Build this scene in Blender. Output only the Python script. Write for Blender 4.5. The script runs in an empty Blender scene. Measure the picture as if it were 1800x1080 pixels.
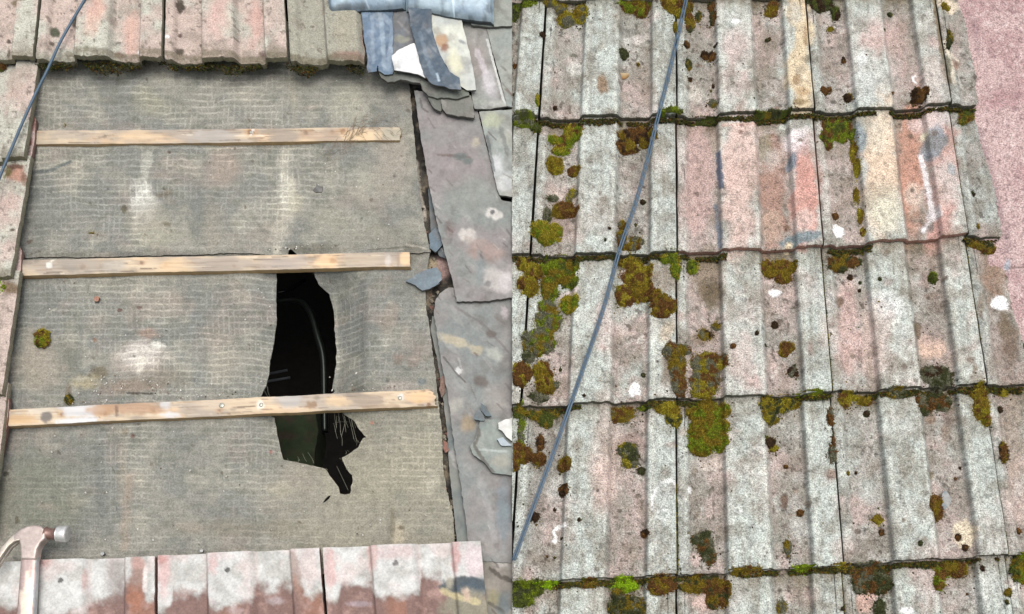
import bpy, bmesh, math, random
import numpy as np
from mathutils import Matrix, Vector

random.seed(7)
rng = np.random.RandomState(11)
scene = bpy.context.scene

# ------------------------------------------------------------------ camera, sky, sun, exposure
PITCH = math.radians(35.0)            # slope of the roof
THETA = math.radians(23.3)            # camera axis against the roof's normal
FPX, DIST = 1800.0, 2.05              # focal length in photo pixels, distance to the roof in metres
ORIGIN = Vector((0, 0, 5.0))          # a point of the roof, 5 m above ground
RX = Matrix.Rotation(PITCH, 4, 'X')

def W(p):                             # roof frame (across, up the slope, off the roof) -> world
    return RX @ Vector(p) + ORIGIN

CL = np.array([0.0, -DIST * math.sin(THETA), DIST * math.cos(THETA)])
cam_d = bpy.data.cameras.new('camera')
cam_d.sensor_width = 36.0
cam_d.lens = FPX / 1800.0 * 36.0
cam_d.clip_start = 0.05
cam_d.clip_end = 500
cam = bpy.data.objects.new('camera', cam_d)
scene.collection.objects.link(cam)
cam.location = W(CL)
cam.rotation_euler = (PITCH + THETA, 0, 0)
scene.camera = cam

SUN_EL, SUN_AZ = math.radians(60), math.radians(166)     # azimuth from +Y clockwise
world = bpy.data.worlds.new('World')
scene.world = world
world.use_nodes = True
nt = world.node_tree
nt.nodes.clear()
sky = nt.nodes.new('ShaderNodeTexSky')
sky.sky_type = 'NISHITA'
sky.sun_disc = False
sky.sun_elevation = SUN_EL
sky.sun_rotation = SUN_AZ
sky.air_density = 1.0
sky.dust_density = 5.0
sky.ozone_density = 1.0
bgn = nt.nodes.new('ShaderNodeBackground')
bgn.inputs['Strength'].default_value = 0.145
wo = nt.nodes.new('ShaderNodeOutputWorld')
hsv = nt.nodes.new('ShaderNodeHueSaturation')
hsv.inputs['Saturation'].default_value = 0.45            # a clouded sky is nearly grey
nt.links.new(sky.outputs[0], hsv.inputs['Color'])
nt.links.new(hsv.outputs[0], bgn.inputs['Color'])
nt.links.new(bgn.outputs[0], wo.inputs['Surface'])

sd = bpy.data.lights.new('sun', 'SUN')
sd.energy = 1.25
sd.angle = math.radians(40)
sd.color = (1.0, 0.97, 0.93)
sun = bpy.data.objects.new('sun', sd)
scene.collection.objects.link(sun)
sdir = Vector((math.sin(SUN_AZ) * math.cos(SUN_EL), math.cos(SUN_AZ) * math.cos(SUN_EL), math.sin(SUN_EL)))
sun.rotation_euler = sdir.to_track_quat('Z', 'Y').to_euler()

vs = scene.view_settings
vs.view_transform = 'Standard'
vs.look = 'None'
vs.gamma = 1.0
vs.use_curve_mapping = False
vs.exposure = 0.60

# ------------------------------------------------------------------ numeric helpers
ALB = 0.60

def lin(c):
    c = np.asarray(c, float) / 255.0
    l = np.where(c <= 0.04045, c / 12.92, ((c + 0.055) / 1.055) ** 2.4)
    return l * ALB

def P(px, py, h=0.0):
    """point of the photograph -> roof-frame x, y at height h over the roof"""
    px = np.asarray(px, float); py = np.asarray(py, float)
    s, c = math.sin(THETA), math.cos(THETA)
    dx = px - 900.0
    u = 540.0 - py
    dy = FPX * s + u * c
    dz = -FPX * c + u * s
    t = (h - CL[2]) / dz
    return dx * t, CL[1] + dy * t

def hsh(ix, iy, s):
    v = np.sin(ix * 127.1 + iy * 311.7 + s * 74.7) * 43758.5453
    return v - np.floor(v)

def vn(x, y, s):
    ix = np.floor(x); iy = np.floor(y)
    fx = x - ix; fy = y - iy
    fx = fx * fx * (3 - 2 * fx); fy = fy * fy * (3 - 2 * fy)
    a = hsh(ix, iy, s); b = hsh(ix + 1, iy, s)
    c = hsh(ix, iy + 1, s); d = hsh(ix + 1, iy + 1, s)
    return (a * (1 - fx) + b * fx) * (1 - fy) + (c * (1 - fx) + d * fx) * fy

def fbm(x, y, sc, octv=4, s=0):
    """about 0..1, mean .5; sc = size of the largest features in pixels"""
    x = np.asarray(x, float) / sc; y = np.asarray(y, float) / sc
    a, t, n = 0.0, 0.0, 1.0
    for i in range(octv):
        a = a + vn(x * 2 ** i + 17.3 * i, y * 2 ** i + 9.1 * i, s + i) * n
        t += n; n *= 0.55
    return a / t

def sst(a, b, x):
    t = np.clip((x - a) / (b - a), 0, 1)
    return t * t * (3 - 2 * t)

def mix(a, b, m):
    return a * (1 - m[..., None]) + b * m[..., None]

# ------------------------------------------------------------------ object helpers
ORG = {}
def place(o, org, parent=None):
    scene.collection.objects.link(o)
    if parent is None:
        o.location = W(org); o.rotation_euler = (PITCH, 0, 0)
    else:
        o.parent = parent
        po = ORG[parent.name]
        o.location = (org[0] - po[0], org[1] - po[1], org[2] - po[2])
    ORG[o.name] = tuple(float(v) for v in org)
    return o

def tag(o, label=None, cat=None, group=None, kind=None):
    if label: o['label'] = label
    if cat: o['category'] = cat
    if group: o['group'] = group
    if kind: o['kind'] = kind
    return o

def empty(name, org, parent=None):
    o = bpy.data.objects.new(name, None)
    o.empty_display_size = 0.05
    return place(o, org, parent)

def mesh_obj(name, V, polys, C, mat, parent=None, smooth=True, wv=None, uv=None):
    """V (N,3) roof frame; polys list of (M,k) index arrays; C (N,3) linear colour"""
    V = np.asarray(V, float)
    used = np.unique(np.concatenate([p.ravel() for p in polys]))
    remap = -np.ones(len(V), int); remap[used] = np.arange(len(used))
    V = V[used]
    C = np.asarray(C, float)
    if C.ndim == 1: C = np.tile(C, (len(used), 1))
    else: C = C[used]
    polys = [remap[p] for p in polys if len(p)]
    org = np.array([(V[:, 0].min() + V[:, 0].max()) / 2, (V[:, 1].min() + V[:, 1].max()) / 2, V[:, 2].min()])
    me = bpy.data.meshes.new(name)
    me.vertices.add(len(V))
    me.vertices.foreach_set('co', (V - org).astype(np.float32).ravel())
    loops = np.concatenate([p.ravel() for p in polys]).astype(np.int32)
    tot = np.concatenate([np.full(len(p), p.shape[1]) for p in polys]).astype(np.int32)
    st = np.concatenate([[0], np.cumsum(tot)[:-1]]).astype(np.int32)
    me.loops.add(len(loops)); me.loops.foreach_set('vertex_index', loops)
    me.polygons.add(len(tot)); me.polygons.foreach_set('loop_start', st)
    try: me.polygons.foreach_set('loop_total', tot)
    except Exception: pass
    me.update(calc_edges=True)
    me.polygons.foreach_set('use_smooth', np.full(len(tot), smooth))
    a = me.color_attributes.new('Col', 'FLOAT_COLOR', 'POINT')
    a.data.foreach_set('color', np.concatenate([C, np.ones((len(C), 1))], 1).astype(np.float32).ravel())
    if wv is not None:
        b = me.attributes.new('weave', 'FLOAT', 'POINT')
        b.data.foreach_set('value', np.asarray(wv, np.float32)[used])
    if uv is not None:
        b = me.attributes.new('cloth', 'FLOAT_VECTOR', 'POINT')
        b.data.foreach_set('vector', np.concatenate([np.asarray(uv)[used], np.zeros((len(used), 1))], 1).astype(np.float32).ravel())
    me.validate(); me.update()
    me.materials.append(mat)
    o = bpy.data.objects.new(name, me)
    return place(o, org, parent)

def grid_sheet(name, X, Y, Z, C, mask, mat, parent, skirt, skirt_col, wv=None, uv=None, inset=None):
    """height field over a grid (rows go down the roof) with real edges of depth skirt"""
    m, n = X.shape
    idx = np.arange(m * n).reshape(m, n)
    I, J = np.nonzero(mask)
    q = np.stack([idx[I, J], idx[I + 1, J], idx[I + 1, J + 1], idx[I, J + 1]], 1)
    pm = np.zeros((m + 1, n + 1), bool); pm[1:-1, 1:-1] = mask
    c = pm[1:-1, 1:-1]
    E = []
    for nb, a, b in ((pm[1:-1, :-2], (0, 0), (1, 0)), (pm[2:, 1:-1], (1, 0), (1, 1)),
                     (pm[1:-1, 2:], (1, 1), (0, 1)), (pm[:-2, 1:-1], (0, 1), (0, 0))):
        I, J = np.nonzero(c & ~nb)
        E.append(np.stack([idx[I + a[0], J + a[1]], idx[I + b[0], J + b[1]]], 1))
    E = np.concatenate(E)
    V = np.stack([X.ravel(), Y.ravel(), Z.ravel()], 1)
    ev, inv = np.unique(E.ravel(), return_inverse=True)
    inv = inv.reshape(E.shape)
    k = len(ev)
    sk = skirt.ravel()[ev] if isinstance(skirt, np.ndarray) else np.full(k, skirt)
    top = V[ev].copy(); bot = V[ev].copy(); bot[:, 2] -= sk
    N0 = len(V)
    V = np.concatenate([V, top, bot])
    sc = lin(skirt_col)
    s1 = 0.75 + 0.5 * fbm(top[:, 0] * 900, top[:, 1] * 900, 9, 3, 5)[:, None]
    Cf = C.reshape(-1, 3)
    Ca = np.concatenate([Cf, Cf[ev] * 0.35 + sc * 0.65 * s1, np.tile(sc, (k, 1)) * s1 * 0.8])
    sq = np.stack([N0 + inv[:, 0], N0 + k + inv[:, 0], N0 + k + inv[:, 1], N0 + inv[:, 1]], 1)
    if wv is not None: wv = np.concatenate([wv.ravel(), wv.ravel()[ev], wv.ravel()[ev]])
    if uv is not None: uv = np.concatenate([uv.reshape(-1, 2), uv.reshape(-1, 2)[ev], uv.reshape(-1, 2)[ev]])
    return mesh_obj(name, V, [q, sq], Ca, mat, parent, True, wv, uv)

def in_poly(x, y, poly):
    r = np.zeros(x.shape, bool)
    n = len(poly)
    for i in range(n):
        x0, y0 = poly[i]; x1, y1 = poly[(i + 1) % n]
        if y0 == y1: continue
        c = ((y0 > y) != (y1 > y)) & (x < (x1 - x0) * (y - y0) / (y1 - y0) + x0)
        r ^= c
    return r

def nearest(x, y, loops):
    bd = np.full(x.shape, 1e18); bx = x.copy(); by = y.copy()
    for poly in loops:
        n = len(poly)
        for i in range(n):
            ax, ay = poly[i]; cx, cy = poly[(i + 1) % n]
            dx, dy = cx - ax, cy - ay
            L = dx * dx + dy * dy
            if L == 0: continue
            t = np.clip(((x - ax) * dx + (y - ay) * dy) / L, 0, 1)
            qx = ax + t * dx; qy = ay + t * dy
            d = (x - qx) ** 2 + (y - qy) ** 2
            k = d < bd
            bd = np.where(k, d, bd); bx = np.where(k, qx, bx); by = np.where(k, qy, by)
    return bx, by, np.sqrt(bd)

def rough_poly(poly, amp, step=6, seed=0):
    """an outline with small irregularities"""
    out = []
    r = random.Random(seed)
    for i in range(len(poly)):
        a = poly[i]; b = poly[(i + 1) % len(poly)]
        L = math.hypot(b[0] - a[0], b[1] - a[1]); k = max(1, int(L / step))
        for j in range(k):
            t = j / k
            x = a[0] + (b[0] - a[0]) * t; y = a[1] + (b[1] - a[1]) * t
            on_cut = abs(a[0] - 900) < .1 and abs(b[0] - 900) < .1
            if not on_cut and not (abs(x - 900) < .1):
                x += r.uniform(-amp, amp); y += r.uniform(-amp, amp)
            out.append((x, y))
    return out

def sheet(name, poly, zf, colf, mat, parent=None, skirt=0.004, skirt_col=(90, 90, 85), sp=2.0, holes=(), zref=None,
          rough=0.0, wvf=None, seed=0):
    """a slab of real thickness whose outline is poly (photo pixels laid on the roof at height zref)"""
    if rough > 0:
        poly = rough_poly(poly, rough, 5, seed)
    xs = [p[0] for p in poly]; ys = [p[1] for p in poly]
    gx = np.arange(min(xs) - sp, max(xs) + 2 * sp, sp); gy = np.arange(min(ys) - sp, max(ys) + 2 * sp, sp)
    PX, PY = np.meshgrid(gx, gy)
    cx = (PX[:-1, :-1] + PX[1:, 1:]) / 2; cy = (PY[:-1, :-1] + PY[1:, 1:]) / 2
    mask = in_poly(cx, cy, poly)
    for h in holes: mask &= ~in_poly(cx, cy, h)
    cnt = np.zeros(PX.shape, int)
    for a in (0, 1):
        for b in (0, 1):
            cnt[a:a + mask.shape[0], b:b + mask.shape[1]] += mask
    bd = (cnt > 0) & (cnt < 4)
    qx, qy, _ = nearest(PX[bd], PY[bd], [poly] + list(holes))
    PX[bd] = qx; PY[bd] = qy
    Z = zf(PX, PY) if callable(zf) else np.full(PX.shape, float(zf))
    zr = float(Z[cnt > 0].mean()) if zref is None else zref
    X, Y = P(PX, PY, zr)
    C = colf(PX, PY)
    wv = wvf(PX, PY) if wvf else None
    uv = np.stack([PX, PY], -1) if wvf else None
    return grid_sheet(name, X, Y, Z, C, mask, mat, parent, skirt, skirt_col, wv, uv)

# ------------------------------------------------------------------ stains, and some painted shade, as marks on the surfaces
def apply_stains_shade(C, px, py, stains, seed=0):
    """each stain has a shape of its own on the surface; e = blot, l = streak"""
    for k, s in enumerate(stains):
        if s[0] == 'e':
            _, cx, cy, rx, ry, rot, col, al, soft = s
            R = max(rx, ry) * 1.9 + 3
            b = (abs(px - cx) < R) & (abs(py - cy) < R)
            if not b.any(): continue
            x = px[b] - cx; y = py[b] - cy
            a = math.radians(rot)
            u = (x * math.cos(a) + y * math.sin(a)) / rx; v = (-x * math.sin(a) + y * math.cos(a)) / ry
            sc = max(4.0, min(rx, ry) * 0.9)
            d = np.sqrt(u * u + v * v) + (fbm(px[b], py[b], sc, 4, seed + k) - 0.5) * 1.1
            m = al * sst(1 + soft, 1 - soft, d)
        else:
            _, pts, w, col, al = s
            xs = [p[0] for p in pts]; ys = [p[1] for p in pts]
            b = (px > min(xs) - 3 * w) & (px < max(xs) + 3 * w) & (py > min(ys) - 3 * w) & (py < max(ys) + 3 * w)
            if not b.any(): continue
            best = np.full(b.sum(), 1e9); x = px[b]; y = py[b]
            for i in range(len(pts) - 1):
                ax, ay = pts[i]; dx = pts[i + 1][0] - ax; dy = pts[i + 1][1] - ay
                t = np.clip(((x - ax) * dx + (y - ay) * dy) / (dx * dx + dy * dy), 0, 1)
                best = np.minimum(best, np.hypot(x - ax - t * dx, y - ay - t * dy))
            d = best / w + (fbm(x, y, max(5, w * 1.5), 4, seed + k) - 0.5) * 1.4
            m = al * sst(1.3, 0.6, d)
        C[b] = mix(C[b], lin(col), m)
    return C

# ------------------------------------------------------------------ materials
def mat_surface(name, rough=0.9, spk=0.35, scale=330.0, bump=0.25, metal=0.0, aniso=(1, 1, 1), spec=0.3, weave=False, med=0.12, pits=0.0):
    m = bpy.data.materials.new(name); m.use_nodes = True
    t = m.node_tree; N = t.nodes; L = t.links
    b = N['Principled BSDF']
    b.inputs['Roughness'].default_value = rough
    b.inputs['Metallic'].default_value = metal
    b.inputs['Specular IOR Level'].default_value = spec
    at = N.new('ShaderNodeAttribute'); at.attribute_name = 'Col'
    tc = N.new('ShaderNodeTexCoord')
    mp = N.new('ShaderNodeMapping'); mp.inputs['Scale'].default_value = aniso
    L.new(tc.outputs['Object'], mp.inputs['Vector'])
    def noise(sc, det=2.0, ro=0.6):
        n = N.new('ShaderNodeTexNoise'); n.inputs['Scale'].default_value = sc
        n.inputs['Detail'].default_value = det; n.inputs['Roughness'].default_value = ro
        L.new(mp.outputs[0], n.inputs['Vector']); return n
    def rng_(sock, lo, hi, a=0.3, c=0.7):
        r = N.new('ShaderNodeMapRange'); r.inputs['From Min'].default_value = a; r.inputs['From Max'].default_value = c
        r.inputs['To Min'].default_value = lo; r.inputs['To Max'].default_value = hi
        L.new(sock, r.inputs['Value']); return r.outputs[0]
    n1 = noise(scale, 2.0); n2 = noise(scale * 0.22, 3.0)
    f1 = rng_(n1.outputs['Fac'], 1 - spk, 1 + spk); f2 = rng_(n2.outputs['Fac'], 1 - med, 1 + med)
    mu = N.new('ShaderNodeMath'); mu.operation = 'MULTIPLY'; L.new(f1, mu.inputs[0]); L.new(f2, mu.inputs[1])
    fac = mu.outputs[0]
    if pits > 0:
        n3 = noise(scale * 1.25, 1.0)
        f3 = rng_(n3.outputs['Fac'], 1 - pits, 1.0, 0.36, 0.47)
        mp2 = N.new('ShaderNodeMath'); mp2.operation = 'MULTIPLY'; L.new(fac, mp2.inputs[0]); L.new(f3, mp2.inputs[1]); fac = mp2.outputs[0]
    hsock = n1.outputs['Fac']
    if weave:
        wa = N.new('ShaderNodeAttribute'); wa.attribute_name = 'weave'
        ca = N.new('ShaderNodeAttribute'); ca.attribute_name = 'cloth'
        dn = N.new('ShaderNodeTexNoise'); dn.inputs['Scale'].default_value = 0.018; dn.inputs['Detail'].default_value = 3
        L.new(ca.outputs['Vector'], dn.inputs['Vector'])
        dis = N.new('ShaderNodeVectorMath'); dis.operation = 'SCALE'; dis.inputs['Scale'].default_value = 12.0
        L.new(dn.outputs['Color'], dis.inputs[0])
        add = N.new('ShaderNodeVectorMath'); L.new(ca.outputs['Vector'], add.inputs[0]); L.new(dis.outputs[0], add.inputs[1])
        dn2 = N.new('ShaderNodeTexNoise'); dn2.inputs['Scale'].default_value = 0.11; dn2.inputs['Detail'].default_value = 2
        L.new(ca.outputs['Vector'], dn2.inputs['Vector'])
        dis2 = N.new('ShaderNodeVectorMath'); dis2.operation = 'SCALE'; dis2.inputs['Scale'].default_value = 4.5
        L.new(dn2.outputs['Color'], dis2.inputs[0])
        add2 = N.new('ShaderNodeVectorMath'); L.new(add.outputs[0], add2.inputs[0]); L.new(dis2.outputs[0], add2.inputs[1])
        sp_ = N.new('ShaderNodeSeparateXYZ'); L.new(add2.outputs[0], sp_.inputs[0])
        outs = []
        for ax, per in (('X', 9.5), ('Y', 10.8)):
            mm = N.new('ShaderNodeMath'); mm.operation = 'MULTIPLY'; mm.inputs[1].default_value = 2 * math.pi / per
            L.new(sp_.outputs[ax], mm.inputs[0])
            si = N.new('ShaderNodeMath'); si.operation = 'SINE'; L.new(mm.outputs[0], si.inputs[0])
            outs.append(rng_(si.outputs[0], 0.0, 1.0 if ax == 'Y' else 0.75, 0.2, 1.0))
            nn = N.new('ShaderNodeTexNoise'); nn.inputs['Scale'].default_value = 0.03 if ax == 'X' else 0.022
            nn.inputs['Detail'].default_value = 3
            v2 = N.new('ShaderNodeVectorMath'); v2.operation = 'ADD'; v2.inputs[1].default_value = (300 * per, 77, 0)
            L.new(ca.outputs['Vector'], v2.inputs[0]); L.new(v2.outputs[0], nn.inputs['Vector'])
            g = rng_(nn.outputs['Fac'], 0.0, 1.0, 0.30 if ax == 'Y' else 0.4, 0.55 if ax == 'Y' else 0.62)
            q = N.new('ShaderNodeMath'); q.operation = 'MULTIPLY'; L.new(outs[-1], q.inputs[0]); L.new(g, q.inputs[1])
            outs[-1] = q.outputs[0]
        mx = N.new('ShaderNodeMath'); mx.operation = 'MAXIMUM'; L.new(outs[0], mx.inputs[0]); L.new(outs[1], mx.inputs[1])
        wm = N.new('ShaderNodeMath'); wm.operation = 'MULTIPLY'; L.new(mx.outputs[0], wm.inputs[0]); L.new(wa.outputs['Fac'], wm.inputs[1])
        am = N.new('ShaderNodeMath'); am.operation = 'MULTIPLY_ADD'; am.inputs[1].default_value = 0.34; am.inputs[2].default_value = 0.86
        L.new(wm.outputs[0], am.inputs[0])
        m3 = N.new('ShaderNodeMath'); m3.operation = 'MULTIPLY'; L.new(fac, m3.inputs[0]); L.new(am.outputs[0], m3.inputs[1])
        fac = m3.outputs[0]
        ha = N.new('ShaderNodeMath'); ha.operation = 'ADD'; L.new(hsock, ha.inputs[0]); L.new(wm.outputs[0], ha.inputs[1])
        hsock = ha.outputs[0]
    vm = N.new('ShaderNodeVectorMath'); vm.operation = 'SCALE'
    L.new(at.outputs['Color'], vm.inputs[0]); L.new(fac, vm.inputs['Scale'])
    L.new(vm.outputs[0], b.inputs['Base Color'])
    if bump > 0:
        bp = N.new('ShaderNodeBump'); bp.inputs['Strength'].default_value = bump; bp.inputs['Distance'].default_value = 0.0012
        L.new(hsock, bp.inputs['Height']); L.new(bp.outputs[0], b.inputs['Normal'])
    return m

M_TILE = mat_surface('weathered_concrete', 0.92, 0.50, 390, 0.7, pits=0.34)
M_TILE_SOFT = mat_surface('weathered_concrete_fine', 0.92, 0.27, 300, 0.5, pits=0.15)
M_GLAZE = mat_surface('limed_tile', 0.8, 0.14, 260, 0.3)
M_FELT = mat_surface('hessian_felt', 0.85, 0.26, 330, 0.5, weave=True, med=0.16)
M_SLATE = mat_surface('slate', 0.7, 0.10, 200, 0.35, spec=0.4, med=0.14)
M_WOOD = mat_surface('sawn_softwood', 0.75, 0.09, 150, 0.25, aniso=(0.08, 1, 1))
M_LEAD = mat_surface('old_lead', 0.5, 0.07, 160, 0.2, metal=0.15, spec=0.5)
M_PAINT = mat_surface('flaking_white_paint', 0.6, 0.05, 160, 0.15)
M_MOSS = mat_surface('moss', 0.95, 0.30, 500, 0.0, spec=0.1)
M_GRIT = mat_surface('mineral_grit', 0.9, 0.5, 310, 0.8, med=0.05, pits=0.25)
M_STEEL = mat_surface('worn_steel', 0.42, 0.12, 150, 0.2, metal=0.45, spec=0.5)
M_CABLE = mat_surface('grey_pvc', 0.45, 0.03, 60, 0.0, spec=0.4)
M_DARK = mat_surface('dusty_dark', 0.95, 0.2, 60, 0.0)
M_PIPE = mat_surface('galvanised_tube', 0.3, 0.05, 60, 0.0, metal=0.6, spec=0.5)
M_STRAW = mat_surface('dry_fibre', 0.8, 0.05, 60, 0.0)

# ------------------------------------------------------------------ surroundings below the roof
def box_mesh(name, lo, hi, col, mat, parent=None, flip=False):
    x0, y0, z0 = lo; x1, y1, z1 = hi
    V = [(x0, y0, z0), (x1, y0, z0), (x1, y1, z0), (x0, y1, z0), (x0, y0, z1), (x1, y0, z1), (x1, y1, z1), (x0, y1, z1)]
    Q = np.array([(0, 3, 2, 1), (4, 5, 6, 7), (0, 1, 5, 4), (1, 2, 6, 5), (2, 3, 7, 6), (3, 0, 4, 7)])
    if flip: Q = Q[:, ::-1]
    return mesh_obj(name, V, [Q], lin(col), mat, parent, False)

gm = bpy.data.meshes.new('ground')
gm.from_pydata([(-200, -200, 0), (200, -200, 0), (200, 200, 0), (-200, 200, 0)], [], [(0, 1, 2, 3)])
ga = gm.color_attributes.new('Col', 'FLOAT_COLOR', 'POINT')
ga.data.foreach_set('color', [0.06, 0.08, 0.035, 1] * 4)
gm.materials.append(mat_surface('lawn', 0.95, 0.3, 4, 0))
g = bpy.data.objects.new('ground', gm); scene.collection.objects.link(g); tag(g, kind='structure')

roofL = empty('stripped_roof', (-0.5, 0, -0.05))
tag(roofL, 'opened roof with bare torn felt, three battens and tiles left round the edges', 'roof')
roofR = empty('tiled_roof', (0.5, 0, -0.05))
tag(roofR, 'mossy weathered roof still fully covered with ribbed concrete tiles', 'roof')

# loft below the opened roof: dark boards all round, so that the hole looks into a real space
loft = empty('loft', (-0.5, 0, -0.75)); tag(loft, kind='structure')
for nm, lo, hi in (('floor_board', (-1.35, -0.95, -0.80), (0.05, 0.85, -0.78)),
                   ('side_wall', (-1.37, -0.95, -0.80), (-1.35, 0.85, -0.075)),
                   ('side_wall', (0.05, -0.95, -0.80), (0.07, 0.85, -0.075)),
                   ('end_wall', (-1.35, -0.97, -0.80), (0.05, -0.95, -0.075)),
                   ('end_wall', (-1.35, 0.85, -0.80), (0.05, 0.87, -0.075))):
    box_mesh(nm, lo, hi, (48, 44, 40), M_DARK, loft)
# unseen underlay board of the right roof, added to keep tile gaps dark
box_mesh('light_stop_board', (0.004, -0.95, -0.09), (1.35, 1.05, -0.075), (60, 55, 48), M_DARK, roofR)

# ------------------------------------------------------------------ ribbed tiles
def profile(u):
    """cross-section of a tile, 0 trough .. 1 rib; u = 0 at its left edge"""
    r = 0.62 * (1 - sst(0.055, 0.105, u))
    r = r + sst(0.292, 0.313, u) * (1 - sst(0.555, 0.610, u))
    r = r + sst(0.803, 0.824, u)
    return np.clip(r, 0, 1) + 0.05 * np.sin((u - 0.31) / 0.28 * math.pi) * ((u > 0.3) & (u < 0.58))

RIB, TILT, ZREF = 0.0165, 0.019, 0.010
RZ = -0.030                            # the covered roof lies a little lower than the bare one
ZR = ZREF + RZ
KX, YV, X0 = 0.0625, -3640.0, 1188.0
NOSE = [
    [(800, -262), (1800, -280)],
    [(800, 8), (900, 5), (1300, -2), (1700, -10), (1900, -14)],
    [(800, 216), (905, 214), (1100, 211), (1240, 210), (1400, 203), (1560, 198), (1715, 187), (1900, 176)],
    [(800, 455), (905, 453), (1010, 453), (1140, 449), (1250, 448), (1350, 444), (1440, 439), (1560, 430), (1690, 420), (1760, 418), (1900, 410)],
    [(800, 720), (905, 717), (1000, 714), (1150, 706), (1250, 703), (1350, 699), (1460, 693), (1530, 691), (1650, 684), (1800, 677), (1900, 672)],
    [(800, 1034), (905, 1029), (1000, 1023), (1190, 1013), (1350, 1003), (1480, 996), (1790, 976), (1900, 970)],
    [(800, 1380), (1900, 1310)]]
RJIT = {}
def nose(j, x):
    a = NOSE[j]
    return np.interp(x, [p[0] for p in a], [p[1] for p in a])

def surfR(px, py):
    """row, tile, u, v and height of the tiled surface under a photo point"""
    px = np.asarray(px, float); py = np.asarray(py, float)
    row = np.zeros(px.shape, int)
    for j in range(1, 6): row = np.where(py > nose(j, px), j, row)
    n = (px - X0) / (KX * (py - YV))
    ni = np.floor(n).astype(int); u = n - ni
    y0 = np.zeros(px.shape); y1 = np.zeros(px.shape)
    for j in range(6):
        k = row == j
        y0 = np.where(k, nose(j, px), y0); y1 = np.where(k, nose(j + 1, px), y1)
    v = (py - y0) / (y1 - y0)
    return row, ni, u, v, profile(u) * RIB + TILT * v + RZ

GREY, LIGHT, PINK, SALM = (184, 191, 183), (200, 208, 200), (206, 182, 174), (212, 160, 142)
TB = {}
rt = random.Random(5)
for j in range(6):
    for n in range(-2, 4):
        TB[(j, n)] = (rt.uniform(-0.12, 0.16), rt.uniform(0.95, 1.05))
TB[(1, 1)] = (0.18, 1.0); TB[(1, 0)] = (-0.02, 1.02)
TB[(2, 0)] = (0.60, 1.05); TB[(2, 1)] = (0.35, 1.05); TB[(2, 2)] = (-0.6, 0.9)
TB[(3, 1)] = (0.25, 1.04); TB[(4, 1)] = (-0.12, 0.98); TB[(4, 0)] = (-0.1, 1.0)

def col_tile_R(px, py, u, v, key, bias, bright):
    s = hash(key) % 97
    pr = np.clip(profile(u), 0, 1)
    n1 = fbm(px, py, 75, 4, 1); n2 = fbm(px, py, 16, 3, 2)
    pk = sst(0.46, 0.70, n1 + bias * 0.5 + 0.07 * (1 - pr) + (n2 - 0.5) * 0.25)
    C = mix(np.broadcast_to(lin(GREY), px.shape + (3,)), lin(PINK), pk * 0.85)
    C = mix(C, lin((172, 160, 152)), (1 - pr) * sst(0.3, 0.62, fbm(px, py, 34, 4, 6) + 0.06) * 0.6)
    C = mix(C, lin(LIGHT), pr * 0.7 * sst(0.25, 0.6, fbm(px, py, 40, 3, 3) + 0.1))
    run = fbm(px * 5.0, py * 0.45, 30, 3, 11)                       # rain has washed streaks down the slope
    C = mix(C, lin((150, 146, 136)), sst(0.52, 0.75, run) * 0.45)
    C = mix(C, lin((226, 230, 220)), sst(0.66, 0.74, fbm(px, py, 13, 3, 12)) * 0.3)   # crusty pale lichen
    # pale arrises of the ribs: edge highlights painted into the colour
    ar = np.exp(-((u - 0.34) / 0.012) ** 2) + np.exp(-((u - 0.55) / 0.012) ** 2) + np.exp(-((u - 0.85) / 0.012) ** 2) + 0.7 * np.exp(-((u - 0.05) / 0.012) ** 2)
    C = mix(C, lin((222, 224, 214)), np.clip(ar, 0, 1) * 0.45)
    # algae that settles in the flat channels and under the tile above
    gr = sst(0.47, 0.75, fbm(px, py, 26, 4, 4) + 0.10 * (1 - pr))
    C = mix(C, lin((140, 134, 122)), gr * 0.62)
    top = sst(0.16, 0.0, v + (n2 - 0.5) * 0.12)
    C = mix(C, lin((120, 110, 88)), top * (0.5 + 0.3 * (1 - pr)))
    dots = sst(0.71, 0.78, fbm(px, py, 7, 2, 9) ) * (1 - 0.5 * pr)
    C = mix(C, lin((86, 78, 68)), dots * 0.75)
    C = C * (bright * (0.93 + 0.14 * fbm(px, py, 9, 3, 8)))[..., None]
    return C

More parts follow.
